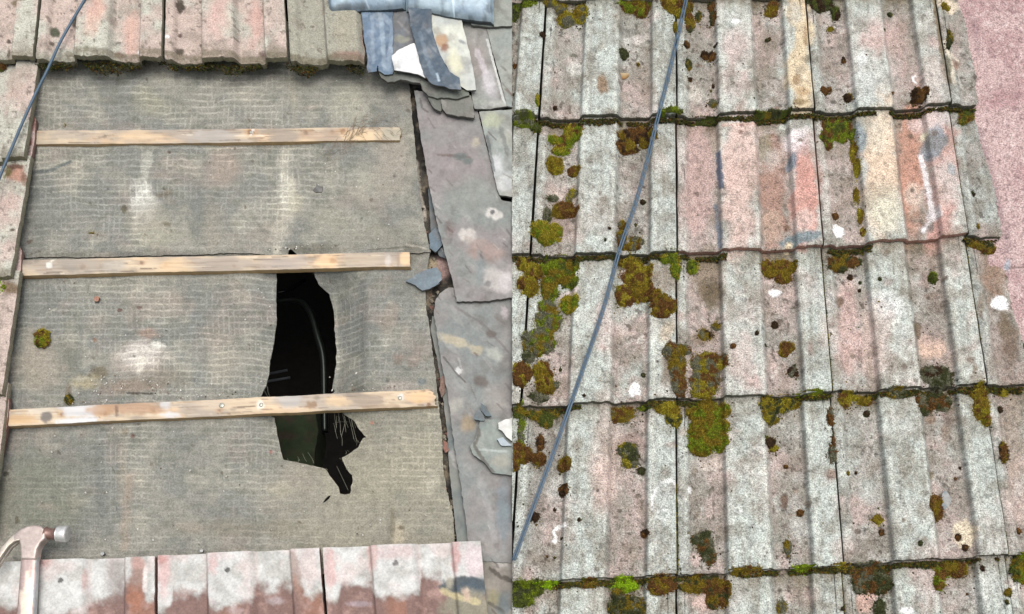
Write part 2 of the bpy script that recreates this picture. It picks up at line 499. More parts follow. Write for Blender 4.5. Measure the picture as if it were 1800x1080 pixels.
WHT = (250, 250, 248); CRM = (226, 206, 172); BLU = (120, 135, 148)
ST_R = [
    # cream mortar stain down a rib, salmon replacement tiles, pale streaks
    ('l', [(1402, -5), (1408, 60), (1403, 120), (1406, 195)], 20, CRM, 0.9),
    ('e', 1404, 135, 10, 14, 0, (170, 160, 140), 0.6, 0.4), ('e', 1398, 30, 9, 22, 0, (200, 196, 182), 0.8, 0.4), ('e', 1414, 70, 5, 20, 0, (176, 148, 112), 0.7, 0.4), ('e', 1396, 150, 6, 10, 0, (160, 130, 95), 0.8, 0.4), ('e', 1412, 145, 8, 7, 0, (240, 224, 196), 0.8, 0.4), ('e', 1402, 190, 14, 6, 0, (140, 118, 80), 0.8, 0.4), ('e', 1408, 172, 14, 8, 0, (190, 160, 120), 0.7, 0.4),
    ('e', 1418, 112, 7, 9, 0, (110, 105, 85), 0.7, 0.4),
    ('e', 1298, 310, 30, 125, 2, (222, 192, 180), 0.8, 0.35),
    ('e', 1228, 310, 26, 120, 2, (198, 168, 160), 0.75, 0.4),
    ('e', 1358, 330, 22, 110, 2, (172, 136, 120), 0.85, 0.3), ('e', 1352, 400, 20, 30, 0, (200, 175, 155), 0.5, 0.4),
    ('e', 1412, 340, 22, 100, 2, (210, 152, 138), 0.85, 0.3), ('e', 1400, 250, 22, 24, 0, (238, 228, 228), 0.8, 0.5),
    ('e', 1410, 395, 20, 18, 0, (230, 215, 205), 0.5, 0.5),
    ('e', 1392, 222, 26, 12, -15, (160, 158, 148), 0.9, 0.3), ('e', 1380, 220, 10, 5, -25, (215, 220, 210), 0.8, 0.3),
    ('e', 1391, 290, 8, 15, 15, BLU, 0.85, 0.3), ('e', 1403, 428, 32, 12, -8, (122, 140, 145), 0.9, 0.3),
    ('e', 1385, 436, 6, 7, 0, CRM, 0.9, 0.3), ('e', 1382, 405, 6, 6, 0, (120, 90, 70), 0.8, 0.3),
    ('e', 1295, 215, 28, 7, 0, (238, 232, 225), 0.8, 0.3), ('l', [(1268, 225), (1322, 222)], 3, (225, 185, 170), 0.6),
    ('l', [(1262, 272), (1266, 335)], 4, (92, 105, 125), 0.9), ('l', [(1258, 365), (1264, 440)], 4, (112, 125, 140), 0.8),  # bluish lines: shade of the rib's left side painted in
    ('e', 1545, 300, 28, 110, 2, (230, 205, 178), 0.9, 0.3), ('e', 1548, 380, 28, 40, 0, (226, 222, 200), 0.9, 0.5),
    ('e', 1540, 240, 20, 30, 0, (226, 216, 195), 0.7, 0.5), ('e', 1510, 245, 10, 25, -10, (148, 158, 162), 0.9, 0.3),
    ('e', 1600, 300, 24, 115, 3, (198, 148, 126), 0.9, 0.3), ('e', 1605, 350, 14, 25, 0, (228, 212, 196), 0.7, 0.5),
    ('e', 1578, 270, 6, 70, 2, (160, 130, 112), 0.6, 0.4), ('e', 1655, 330, 26, 110, 5, (206, 156, 144), 0.85, 0.35),
    ('e', 1630, 215, 26, 22, 0, (230, 212, 208), 0.8, 0.5), ('e', 1640, 252, 20, 28, 5, (140, 152, 160), 0.9, 0.25),
    ('e', 1624, 240, 5, 7, 0, (225, 222, 190), 0.9, 0.3), ('e', 1668, 305, 7, 10, 0, BLU, 0.8, 0.3),
    ('l', [(1619, 275), (1628, 320), (1635, 365), (1632, 395), (1620, 410)], 5, (238, 232, 232), 0.95),
    ('e', 1637, 382, 11, 12, 0, (232, 226, 226), 0.9, 0.3), ('e', 1634, 403, 6, 9, 10, (130, 120, 112), 0.8, 0.3),
    ('l', [(1658, 95), (1668, 100), (1683, 108)], 3, (236, 225, 205), 0.9), ('l', [(1655, 75), (1666, 105), (1672, 150)], 4, (228, 218, 196), 0.8),
    ('e', 1668, 8, 22, 12, 0, (236, 220, 196), 0.9, 0.3), ('e', 1678, 118, 7, 10, 0, (160, 130, 112), 0.9, 0.3),
    ('l', [(1640, 0), (1648, 60), (1652, 100), (1662, 150)], 5, (120, 105, 78), 0.9), ('e', 1658, 125, 10, 26, -8, (122, 120, 102), 0.9, 0.3),
    # white lichens
    ('e', 1290, 44, 8, 5, 0, WHT, 1, 0.15), ('e', 1471, 411, 12, 11, 0, WHT, 1, 0.12), ('e', 1362, 514, 10, 7, 0, WHT, 1, 0.2),
    ('e', 1759, 533, 14, 12, 0, WHT, 1, 0.15), ('e', 1114, 686, 8, 13, 15, WHT, 1, 0.15), ('e', 1121, 692, 5, 5, 0, WHT, 1, 0.2),
    ('e', 1558, 545, 27, 26, 0, (236, 238, 234), 0.75, 0.4), ('e', 1512, 112, 12, 10, 0, (238, 240, 238), 0.7, 0.4), ('e', 1515, 160, 20, 40, 0, (220, 225, 222), 0.4, 0.5),
    ('l', [(976, 945), (973, 935), (982, 928), (991, 926)], 3.5, WHT, 1), ('e', 975, 952, 5, 4, 0, WHT, 1, 0.2),
    ('l', [(1144, 900), (1144, 880), (1152, 862), (1165, 850), (1180, 848), (1185, 855)], 2.6, (240, 242, 240), 0.9),
    ('l', [(1150, 905), (1155, 914), (1165, 918), (1174, 912), (1172, 902), (1162, 900), (1152, 905)], 2.2, (226, 230, 226), 0.7),
    ('e', 1165, 880, 14, 24, 0, (196, 200, 196), 0.5, 0.4), ('l', [(1610, 148), (1604, 145), (1603, 138), (1608, 136)], 2, WHT, 0.9),
    ('e', 1212, 862, 4, 6, 0, WHT, 0.9, 0.3), ('e', 1299, 903, 4, 6, 0, (235, 238, 230), 0.7, 0.4), ('e', 1590, 1075, 12, 6, 0, WHT, 0.9, 0.3),
    ('e', 1010, 120, 12, 14, 0, (226, 226, 218), 0.6, 0.5), ('e', 1222, 165, 12, 16, 0, (226, 220, 206), 0.6, 0.5),
    ('e', 1690, 942, 17, 24, -12, (232, 218, 192), 0.95, 0.2), ('e', 1681, 946, 7, 7, 0, (120, 118, 105), 0.9, 0.3), ('e', 1694, 966, 8, 6, 0, (140, 130, 115), 0.9, 0.3),
    ('e', 1638, 612, 28, 20, 0, (226, 196, 176), 0.95, 0.3), ('e', 1637, 590, 28, 22, 0, (168, 150, 142), 0.6, 0.5), ('e', 1610, 580, 8, 16, 0, (110, 92, 70), 0.8, 0.3),
    ('e', 1535, 600, 26, 60, 4, (222, 196, 186), 0.55, 0.5), ('e', 1490, 590, 20, 80, 3, (216, 182, 174), 0.6, 0.5),
    ('e', 1065, 800, 26, 80, 0, (216, 196, 186), 0.5, 0.5), ('e', 1058, 850, 24, 50, 0, (222, 196, 186), 0.6, 0.5), ('e', 1062, 570, 16, 40, 0, (216, 192, 186), 0.5, 0.5),
    ('e', 1300, 640, 22, 40, 0, (220, 196, 188), 0.5, 0.5), ('e', 1290, 90, 24, 30, 0, (214, 192, 186), 0.5, 0.5), ('e', 1540, 70, 22, 40, 0, (220, 190, 182), 0.6, 0.5),
    ('e', 1578, 85, 18, 60, 0, (206, 176, 168), 0.5, 0.5), ('e', 1630, 1010, 30, 60, 0, (214, 190, 184), 0.5, 0.5), ('e', 1525, 1060, 20, 20, 0, (226, 186, 170), 0.7, 0.5),
    ('e', 1760, 640, 30, 80, 0, (160, 140, 130), 0.55, 0.5), ('e', 1775, 600, 14, 40, 5, (112, 92, 74), 0.7, 0.5), ('e', 1750, 480, 26, 50, 0, (150, 118, 96), 0.7, 0.5),
    ('e', 1765, 570, 12, 22, 0, (110, 95, 72), 0.7, 0.4), ('e', 1785, 860, 22, 70, 0, (214, 190, 180), 0.5, 0.5), ('e', 1785, 770, 25, 60, 0, (165, 148, 132), 0.6, 0.5),
    # peaty brown washes beside the moss
    ('e', 1165, 495, 28, 28, 0, (128, 108, 88), 0.7, 0.5), ('e', 1245, 495, 26, 45, 0, (142, 126, 106), 0.75, 0.5), ('e', 1250, 515, 18, 26, 0, (96, 84, 60), 0.75, 0.4),
    ('e', 1240, 590, 22, 18, 0, (128, 108, 84), 0.7, 0.4), ('e', 1175, 650, 14, 36, 6, (135, 120, 105), 0.8, 0.4), ('e', 1170, 590, 22, 10, -60, (196, 178, 152), 0.7, 0.5),
    ('e', 985, 398, 24, 14, 30, (150, 130, 120), 0.75, 0.4), ('e', 975, 345, 14, 6, 10, (236, 218, 206), 0.9, 0.4), ('e', 1000, 520, 18, 10, -30, (216, 200, 196), 0.8, 0.4),
    ('e', 1104, 57, 20, 9, 15, (98, 92, 78), 0.9, 0.35), ('e', 1120, 68, 14, 8, -10, (222, 214, 206), 0.8, 0.4), ('e', 1057, 160, 9, 17, -5, (150, 125, 100), 0.9, 0.35),
    ('e', 1009, 97, 8, 4, 0, (110, 108, 95), 0.9, 0.3), ('e', 1122, 114, 6, 5, 30, (150, 135, 110), 0.8, 0.4), ('e', 1228, 116, 7, 3, 0, (120, 100, 80), 0.8, 0.4),
    ('e', 1113, 293, 5, 6, 20, (120, 100, 92), 0.8, 0.4), ('e', 1054, 348, 3, 4, 0, (110, 100, 92), 0.8, 0.3), ('e', 1057, 383, 4, 6, 20, (90, 80, 72), 0.8, 0.3),
    ('e', 1225, 343, 5, 5, 0, (120, 98, 90), 0.8, 0.4), ('e', 1302, 225, 4, 3, 0, (110, 82, 78), 0.8, 0.3), ('e', 1301, 236, 4, 4, 0, (130, 95, 85), 0.8, 0.3),
    ('e', 1345, 255, 12, 26, 0, (140, 132, 108), 0.8, 0.4), ('e', 1260, 250, 8, 16, 10, (170, 156, 140), 0.7, 0.4), ('e', 1420, 620, 6, 12, 0, (160, 140, 130), 0.6, 0.5),
    ('e', 1457, 838, 12, 10, -20, (150, 130, 118), 0.9, 0.35), ('e', 1378, 882, 8, 12, 0, (118, 98, 84), 0.95, 0.25), ('e', 1405, 903, 7, 7, 0, (112, 98, 82), 0.95, 0.25),
    ('e', 1390, 908, 4, 4, 0, (140, 126, 112), 0.8, 0.4), ('e', 1399, 864, 4, 5, 0, (150, 132, 118), 0.8, 0.4), ('e', 1382, 820, 5, 4, 0, (112, 100, 88), 0.8, 0.4),
    ('e', 1380, 926, 4, 4, 0, (112, 100, 92), 0.8, 0.4), ('e', 1548, 935, 8, 6, 20, (120, 112, 105), 0.8, 0.4), ('e', 1635, 838, 5, 9, 0, (120, 108, 80), 0.8, 0.4),
    ('e', 1697, 640, 8, 6, 20, (135, 118, 105), 0.8, 0.4), ('e', 1706, 655, 4, 8, 10, (145, 130, 112), 0.7, 0.4), ('e', 1640, 735, 10, 10, 0, (140, 118, 100), 0.8, 0.4),
    ('e', 1665, 760, 9, 15, 0, (130, 108, 92), 0.8, 0.4), ('e', 1670, 730, 10, 18, 0, (125, 105, 95), 0.7, 0.4), ('e', 1230, 950, 16, 20, 0, (130, 122, 104), 0.8, 0.4),
    ('e', 1222, 985, 10, 12, 0, (214, 192, 184), 0.8, 0.4), ('e', 1365, 570, 9, 9, 0, (120, 102, 92), 0.7, 0.5), ('e', 1475, 530, 8, 10, 0, (120, 98, 80), 0.9, 0.3),
    ('e', 1630, 490, 10, 14, 0, (150, 128, 118), 0.6, 0.5), ('e', 1640, 520, 14, 8, 0, (128, 108, 95), 0.7, 0.4), ('e', 1558, 500, 8, 8, 0, (150, 130, 125), 0.6, 0.4), ('e', 1555, 447, 6, 6, 0, (100, 88, 75), 0.7, 0.4),
    ('e', 1225, 905, 4, 9, 35, (130, 118, 104), 0.8, 0.4), ('e', 1222, 828, 4, 8, 10, (130, 118, 104), 0.7, 0.4), ('e', 1225, 922, 3, 5, 0, (130, 118, 104), 0.7, 0.4), ('e', 1127, 828, 7, 6, 0, (110, 98, 88), 0.85, 0.3),
    ('e', 1121, 872, 5, 4, 0, (100, 88, 75), 0.8, 0.3), ('e', 1127, 890, 2, 10, 3, (130, 118, 108), 0.7, 0.4), ('e', 1132, 940, 5, 9, 0, (92, 86, 76), 0.85, 0.3),
    ('e', 1110, 780, 22, 18, 0, (150, 120, 110), 0.5, 0.5), ('e', 1180, 785, 14, 6, 0, (170, 150, 140), 0.6, 0.5), ('e', 1200, 760, 7, 10, 0, (190, 180, 165), 0.7, 0.4),
    ('e', 1250, 815, 22, 14, 0, (214, 200, 188), 0.6, 0.5), ('e', 1095, 1045, 14, 6, 0, (205, 182, 176), 0.6, 0.5), ('e', 1240, 1060, 20, 14, 0, (220, 192, 180), 0.7, 0.5),
    ('e', 1650, 540, 16, 12, 0, (126, 108, 96), 0.6, 0.5), ('e', 1720, 540, 7, 22, 5, (120, 100, 78), 0.7, 0.5),
    ('e', 915, 1060, 26, 18, 0, (84, 96, 80), 0.7, 0.5),
]
rs = random.Random(21)
for _ in range(170):
    x = rs.uniform(902, 1800); y = rs.uniform(0, 1080)
    r = rs.choice([1.6, 2, 2.4, 3, 4.5]); c = rs.choice([(92, 80, 68), (110, 98, 88), (80, 70, 58), (125, 112, 98)])
    ST_R.append(('e', x, y, r, r * rs.uniform(0.8, 1.6), rs.uniform(0, 90), c, rs.uniform(0.5, 0.9), 0.3))
for _ in range(40):
    x = rs.uniform(902, 1800); y = rs.uniform(0, 1080); r = rs.uniform(8, 26)
    ST_R.append(('e', x, y, r, r * rs.uniform(1, 2), 0, rs.choice([(224, 226, 220), (212, 186, 178), (160, 158, 148), (196, 200, 194)]), 0.35, 0.6))

# outline of the covered roof on its right: the tiles there are broken off along a ragged edge
RE = [(-300, 1668), (0, 1686), (40, 1698), (100, 1706), (130, 1713), (188, 1715), (200, 1714), (250, 1726), (330, 1746), (410, 1758), (425, 1760), (480, 1772),
      (540, 1779), (600, 1795), (640, 1806), (1400, 2000)]
def right_edge(y):
    return np.interp(y, [p[0] for p in RE], [p[1] for p in RE])

def make_tile_R(j, n):
    bias, bright = TB.get((j, n), (0.0, 1.0))
    gap = 2.1
    hpx = float(nose(j + 1, X0) - nose(j, X0))
    nu = int(KX * (nose(j + 1, X0) - YV) / 2.0); nvv = int(hpx * 1.14 / 2.3)
    u = np.linspace(0, 1, nu); v = np.linspace(-0.14, 1, nvv)
    U, V_ = np.meshgrid(u, v)
    y = np.full(U.shape, float(nose(j, X0) + hpx / 2)); x = y * 0
    r = random.Random(j * 31 + n)
    dr, dl = r.uniform(-1.5, 1.5), r.uniform(-2.0, 2.0)
    for _ in range(5):
        x = X0 + (n + U) * KX * (y - YV)
        a, b = nose(j, x), nose(j + 1, x)
        y = a + V_ * (b - a)
    # chipped, slightly wavy lower edge
    jag = (fbm(x, y * 0 + j * 50, 22, 3, 33) - 0.5) * 5 + (fbm(x, y * 0 + j * 50, 5, 2, 34) - 0.5) * 2.0
    endv = sst(0.93, 1.0, V_)
    y = y + (jag + dl + (U - .5) * dr) * endv
    sidej = (fbm(y, x * 0 + n * 40, 30, 3, 35) - 0.5) * 2.2
    x = x + (1 - U) * sidej * sst(0.06, 0.0, U) + gap * (0.5 - U) * 2 * (np.abs(U - .5) > .45)
    z = profile(U) * RIB + TILT * V_ + RZ
    z = z - 0.0035 * sst(0.985, 1.0, V_) + (fbm(x, y, 30, 3, 40) - 0.5) * 0.0028 + (fbm(x, y, 5, 2, 41) - 0.5) * 0.0016
    z = z - 0.0022 * (sst(0.012, 0.0, U) + sst(0.988, 1.0, U)) + r.uniform(-0.001, 0.001)
    C = col_tile_R(x, y, U, V_, (j, n), bias, bright)
    C = apply_stains_shade(C, x, y, [q for q in ST_R if WHT not in q], 100)
    mo = 1 + 0.22 * (fbm(x, y, 10, 4, 61) - .5) - 0.30 * sst(0.58, 0.74, fbm(x, y, 5.5, 2, 62)) + 0.12 * sst(0.6, 0.75, fbm(x, y, 6, 2, 63))
    C = C * mo[..., None]
    if j == 2: C = mix(C, C.mean(-1, keepdims=True) * np.array([1.0, .98, .95]), 0.05 + 0 * x)
    C = mix(C, lin((128, 112, 94)), sst(0.54, 0.72, fbm(x, y * 0.7, 30, 4, 64)) * 0.32)
    C = apply_stains_shade(C, x, y, [q for q in ST_R if WHT in q], 160)
    cx = (x[:-1, :-1] + x[1:, 1:]) / 2; cy = (y[:-1, :-1] + y[1:, 1:]) / 2
    re = right_edge(cy) + (fbm(cy, cy * 0, 14, 3, 60) - .5) * 6
    mask = (cx > 900) & (cx < re)
    x = np.maximum(x, 900.0)
    if not mask.any(): return
    X, Y = P(x, y, ZR)
    mt = M_TILE
    sk = 0.013 + 0 * x
    o = grid_sheet('roof_tile', X, Y, z, C, mask, mt, roofR, sk, (196, 146, 130) if (j, n) in ((2, 0), (2, 1)) else (112, 110, 92))
    lab = {(2, 0): 'salmon pink tile with slate blue smears at its foot', (2, 1): 'tile with a cream rib and a white streak on its pink roll',
           (1, 0): None}.get((j, n))
    if lab: o['label'] = lab

for j in range(0, 6):
    for n in range(-2, 3 + (j < 4)):
        make_tile_R(j, n)

# the pink mineral-felt upstand right of the tiles
def pink_z(px, py):
    z = RZ - 0.006 + 0.006 * sst(184, 170, py) + (fbm(px, py, 60, 3, 50) - 0.5) * 0.006 + (fbm(px, py, 4, 2, 51) - 0.5) * 0.003
    return z + 0.004 * sst(474, 468, py) + 0.016 * np.clip((px - 1700) / 100, -1, 2)
def pink_c(px, py):
    C = mix(np.broadcast_to(lin((200, 174, 170)), px.shape + (3,)), lin((184, 154, 152)), sst(0.35, 0.7, fbm(px, py, 45, 3, 52)))
    C = mix(C, lin((120, 92, 98)), sst(0.66, 0.76, fbm(px, py, 5, 2, 53)) * 0.6)
    C = mix(C, lin((222, 202, 198)), sst(0.6, 0.75, fbm(px, py, 6, 2, 54)) * 0.6)
    return apply_stains_shade(C, px, py, [('e', 1765, 180, 40, 14, -8, (176, 140, 142), 0.6, 0.5), ('l', [(1712, 40), (1716, 90)], 6, (130, 105, 112), 0.35),  # soft shading at the step and dark tile-edge lines are painted in
        ('l', [(1720, 230), (1735, 290), (1760, 400), (1768, 440)], 7, (120, 100, 108), 0.35), ('l', [(1765, 473), (1800, 473)], 1.5, (110, 84, 86), 0.7),
        ('e', 1768, 470, 5, 10, 0, (170, 185, 196), 0.7, 0.4)], 7)
sheet('mineral_felt_strip', [(1655, -100), (1900, -100), (1930, 650), (1815, 650), (1775, 560), (1740, 480), (1700, 300), (1690, 200), (1665, 60)], pink_z, pink_c, M_GRIT,
      roofR, 0.02, (90, 70, 72), 2.4, zref=RZ)['label'] = 'pink granular roofing felt along the right edge'

# ------------------------------------------------------------------ tiles left on the opened roof
ZF = -0.038                                   # felt
def tileL(name, TL, TR, BL, BR, colf, u0=0.0, u1=1.0, v0=-0.1, rib=RIB, zoff=0.0, tilt=0.017, bow=0.0, skirt=0.016, jag=1.0, mat=M_TILE_SOFT,
          skc=(150, 146, 122), cut=None, zr=ZREF, sp=2.0, edge=None):
    w = max(abs(TR[0] - TL[0]), abs(BR[0] - BL[0])) * (u1 - u0); h = abs(BL[1] - TL[1]) * (1 - v0)
    U, V_ = np.meshgrid(np.linspace(u0, u1, max(6, int(w / sp))), np.linspace(v0, 1, max(6, int(h / sp))))
    x = (TL[0] * (1 - U) + TR[0] * U) * (1 - V_) + (BL[0] * (1 - U) + BR[0] * U) * V_
    y = (TL[1] * (1 - U) + TR[1] * U) * (1 - V_) + (BL[1] * (1 - U) + BR[1] * U) * V_
    y = y + ((fbm(x, y * 0 + TL[1], 20, 3, 71) - 0.5) * 6 + (fbm(x, y * 0, 6, 2, 72) - 0.5) * 3) * jag * sst(0.93, 1, V_)
    x = x + (fbm(y, x * 0, 16, 3, 73) - 0.5) * 3 * (sst(0.03, 0, U - u0) * 0.3 + sst(u1 - 0.03, u1, U) * 0.7)
    if edge: x, y = edge(x, y, U, V_)
    x = x + 1.2 * (sst(0.02, 0, U) - sst(0.98, 1.0, U))
    z = profile(U) * rib + tilt * V_ + zoff + (fbm(x, y, 26, 3, 74) - 0.5) * 0.003 + (fbm(x, y, 5, 2, 75) - .5) * 0.0012
    z = z - 0.003 * sst(0.98, 1.0, V_) * (tilt > 0)
    C = colf(x, y, U, V_)
    mask = np.ones((U.shape[0] - 1, U.shape[1] - 1), bool)
    if cut is not None:
        mask &= ~in_poly((x[:-1, :-1] + x[1:, 1:]) / 2, (y[:-1, :-1] + y[1:, 1:]) / 2, cut)
    X, Y = P(x, y, zr)
    return grid_sheet(name, X, Y, z, C, mask, mat, roofL, skirt, skc)

ST_L = [('e', 96, 58, 9, 10, 0, (78, 84, 66), 0.95, 0.25), ('e', 137, 32, 6, 6, 0, (60, 58, 48), 0.9, 0.3), ('e', 132, 42, 8, 7, 0, (66, 62, 50), 0.9, 0.3), ('e', 94, 80, 4, 4, 0, (80, 70, 60), 0.9, 0.3),
        ('e', 317, 14, 8, 9, 0, (70, 62, 52), 0.95, 0.25), ('e', 316, 3, 5, 5, 0, (80, 70, 60), 0.9, 0.3), ('e', 317, 65, 4, 4, 0, (80, 60, 55), 0.9, 0.3), ('e', 317, 95, 7, 6, 0, (86, 78, 66), 0.95, 0.25),
        ('e', 354, 83, 3, 3, 0, (90, 80, 70), 0.8, 0.3), ('e', 352, 3, 3, 3, 0, (90, 70, 65), 0.8, 0.3), ('e', 297, 73, 5, 3, 0, WHT, 0.9, 0.3), ('e', 17, 75, 4, 4, 0, (80, 70, 62), 0.9, 0.3), ('e', 18, 100, 4, 8, 0, (84, 74, 62), 0.9, 0.3),
        ('e', 246, 96, 3, 4, 20, WHT, 0.9, 0.3), ('e', 210, 100, 10, 6, 20, (120, 100, 88), 0.9, 0.35), ('e', 232, 60, 12, 36, 0, (222, 178, 160), 0.55, 0.6), ('e', 175, 35, 14, 34, 15, (224, 176, 158), 0.55, 0.6),
        ('e', 388, 30, 18, 40, 0, (220, 178, 168), 0.5, 0.6), ('e', 450, 40, 12, 40, 0, (216, 168, 156), 0.5, 0.6), ('e', 462, 100, 6, 7, 0, (96, 78, 70), 0.8, 0.4), ('e', 30, 5, 14, 6, 0, (100, 90, 60), 0.8, 0.4),
        ('e', 616, 108, 26, 8, 0, (158, 128, 116), 0.8, 0.4), ('e', 642, 60, 6, 40, 0, (140, 108, 100), 0.7, 0.5), ('e', 610, 60, 20, 40, 0, (168, 162, 142), 0.5, 0.6),
        ('l', [(120, 100), (640, 112)], 5, (112, 104, 84), 0.55), ('e', 24, 140, 18, 30, 0, (178, 150, 140), 0.5, 0.6),
        ('e', 25, 305, 17, 12, 0, (186, 136, 116), 0.85, 0.4), ('e', 20, 290, 22, 5, 0, (110, 78, 64), 0.9, 0.4), ('e', 8, 300, 10, 8, 0, (100, 100, 50), 0.8, 0.4), ('e', 40, 312, 6, 12, 0, (125, 95, 78), 0.8, 0.4),
        ('e', 23, 406, 5, 3, 0, (84, 70, 58), 0.95, 0.3), ('e', 8, 350, 16, 30, 0, (196, 168, 158), 0.4, 0.6), ('e', 14, 505, 16, 10, 0, (110, 90, 60), 0.8, 0.4)]
def col_tile_L(bias, bright=1.0, tint=None):
    def f(px, py, U, V_):
        pr = np.clip(profile(U), 0, 1)
        pk = sst(0.40, 0.62, fbm(px, py, 60, 4, 81) + bias + 0.06 * (1 - pr))
        C = mix(np.broadcast_to(lin((190, 189, 176)), px.shape + (3,)), lin((202, 180, 170)), pk * 0.8)
        C = mix(C, lin((208, 208, 192)), pr * 0.4 * (1 - pk))
        if tint is not None: C = mix(C, lin(tint), np.full(px.shape, 0.75))
        C = mix(C, lin((140, 130, 118)), sst(0.5, 0.78, fbm(px, py, 22, 4, 82)) * 0.5)
        C = mix(C, lin((90, 80, 70)), sst(0.72, 0.78, fbm(px, py, 6, 2, 83)) * 0.6)
        C = mix(C, lin((115, 108, 88)), sst(0.9, 1.0, V_ + (fbm(px, py, 10, 3, 84) - .5) * 0.2) * 0.55)
        C = C * (bright * (0.93 + 0.14 * fbm(px, py, 9, 3, 85)))[..., None]
        return apply_stains_shade(C, px, py, ST_L, 300)
    return f
# top course (feet at y ~ 110)
T0 = -85
tileL('roof_tile', (-138, T0), (80, T0), (-150, 110), (66, 108), col_tile_L(0.02), u0=0.45)
tileL('roof_tile', (82, T0), (291, T0), (68, 110), (291, 112), col_tile_L(0.03), rib=0.021)
tileL('roof_tile', (293, T0), (497, T0), (293, 113), (510, 113), col_tile_L(0.05), rib=0.021)
def edge_cut(x, y, U, V_):
    return x + (fbm(y, x * 0, 24, 3, 77) - .5) * 8 * sst(0.5, 0.62, U), y
tileL('roof_tile', (499, T0), (708, T0), (512, 115), (728, 118), col_tile_L(-0.3, 0.94, (164, 162, 146)), u1=0.605, edge=edge_cut)['label'] = 'plain grey-brown end tile with a broken right edge'
# left column: only the right-hand rolls are in the picture
tileL('roof_tile', (-160, 112), (66, 112), (-185, 284), (47, 281), col_tile_L(0.0), u0=0.55, zoff=-0.012, v0=-0.05)
tileL('roof_tile', (-185, 290), (50, 290), (-215, 492), (23, 488), col_tile_L(-0.1), u0=0.6, zoff=-0.014)
tileL('roof_tile', (-215, 497), (30, 492), (-245, 700), (7, 694), col_tile_L(0.05), u0=0.7, zoff=-0.016)
tileL('roof_tile', (-245, 700), (8, 694), (-270, 950), (-14, 944), col_tile_L(0.05), u0=0.75, zoff=-0.018)
def lipc(px, py):
    C = mix(np.broadcast_to(lin((206, 182, 174)), px.shape + (3,)), lin((160, 110, 98)), sst(0.4, 0.65, fbm(px, py, 14, 3, 86)))
    return C
for pl in ([(53, 203), (59, 204), (63, 210), (60, 250), (52, 292), (44, 292), (49, 240)], [(27, 436), (34, 433), (38, 441), (36, 480), (26, 530), (17, 530), (24, 480)],
           [(4, 700), (12, 695), (16, 702), (12, 750), (3, 795), (-6, 795), (2, 740)], [(-30, 100), (-29, 99), (-28, 101), (-29, 104)]):
    if pl[0][0] < 0: continue
    sheet('interlock_lip', pl, -0.010, lipc, M_TILE_SOFT, roofL, 0.014, (110, 80, 72), 1.6, rough=0.5)

# bottom course: heads of the tiles laid bare, limed white over brown
ST_B = [
    # (bare brown patches below the lime; first two paint shade beside a roll)
    ('e', 200, 1015, 16, 40, 8, (168, 158, 152), 0.7, 0.5), ('e', 212, 1040, 10, 26, 6, (140, 118, 112), 0.6, 0.5),
    ('e', 242, 1030, 15, 50, 3, (166, 116, 94), 0.85, 0.35), ('l', [(258, 1000), (257, 1040)], 4, (236, 222, 214), 0.9), ('e', 245, 990, 12, 10, 0, (216, 160, 144), 0.8, 0.5),
    ('e', 288, 1010, 10, 40, 0, (232, 178, 172), 0.75, 0.5), ('e', 285, 984, 8, 8, 0, (214, 130, 114), 0.7, 0.5), ('e', 376, 990, 8, 20, 0, (226, 170, 164), 0.7, 0.5), ('e', 384, 978, 26, 8, 0, (226, 200, 195), 0.6, 0.5),
    ('e', 522, 1010, 9, 40, -8, (180, 146, 130), 0.8, 0.4), ('e', 545, 1000, 16, 34, 0, (222, 200, 194), 0.8, 0.4), ('e', 580, 1000, 10, 40, 0, (230, 176, 168), 0.8, 0.4),
    ('e', 655, 975, 9, 30, 0, (220, 164, 152), 0.7, 0.5), ('e', 700, 972, 36, 14, 0, (222, 188, 184), 0.7, 0.5), ('e', 801, 980, 8, 26, 0, (216, 148, 142), 0.8, 0.4), ('e', 834, 985, 18, 28, 0, (226, 204, 206), 0.8, 0.4),
    ('e', 484, 1056, 14, 7, 0, (190, 178, 178), 0.6, 0.5), ('e', 632, 1062, 20, 5, 0, (176, 160, 165), 0.7, 0.4), ('e', 415, 1078, 12, 8, 0, (200, 180, 178), 0.6, 0.5),
    ('e', 815, 1030, 44, 14, 4, (82, 94, 100), 0.97, 0.2), ('e', 838, 1030, 30, 18, 0, (78, 96, 108), 0.9, 0.3), ('e', 828, 1066, 48, 26, 0, (150, 146, 128), 0.95, 0.3), ('e', 790, 1026, 8, 12, 0, (186, 178, 150), 0.8, 0.4),
    ('l', [(780, 1040), (810, 1052), (840, 1060)], 6, (206, 194, 152), 0.8), ('e', 820, 1046, 6, 14, -15, (216, 190, 170), 0.8, 0.4), ('e', 870, 1070, 14, 20, 0, (160, 150, 120), 0.8, 0.4),
    # nail holes
    ('e', 110, 1022, 5, 4.5, -30, (120, 120, 116), 1, 0.2), ('e', 402, 1004, 4.5, 4.5, 0, (110, 110, 106), 1, 0.2), ('e', 696, 991, 5, 4.5, 0, (130, 128, 126), 1, 0.2),
    ('e', 82, 990, 14, 10, 0, (226, 168, 160), 0.8, 0.5), ('e', 150, 1020, 4, 20, 0, (226, 176, 168), 0.7, 0.5), ('e', 110, 998, 30, 10, 0, (226, 204, 198), 0.6, 0.5)]
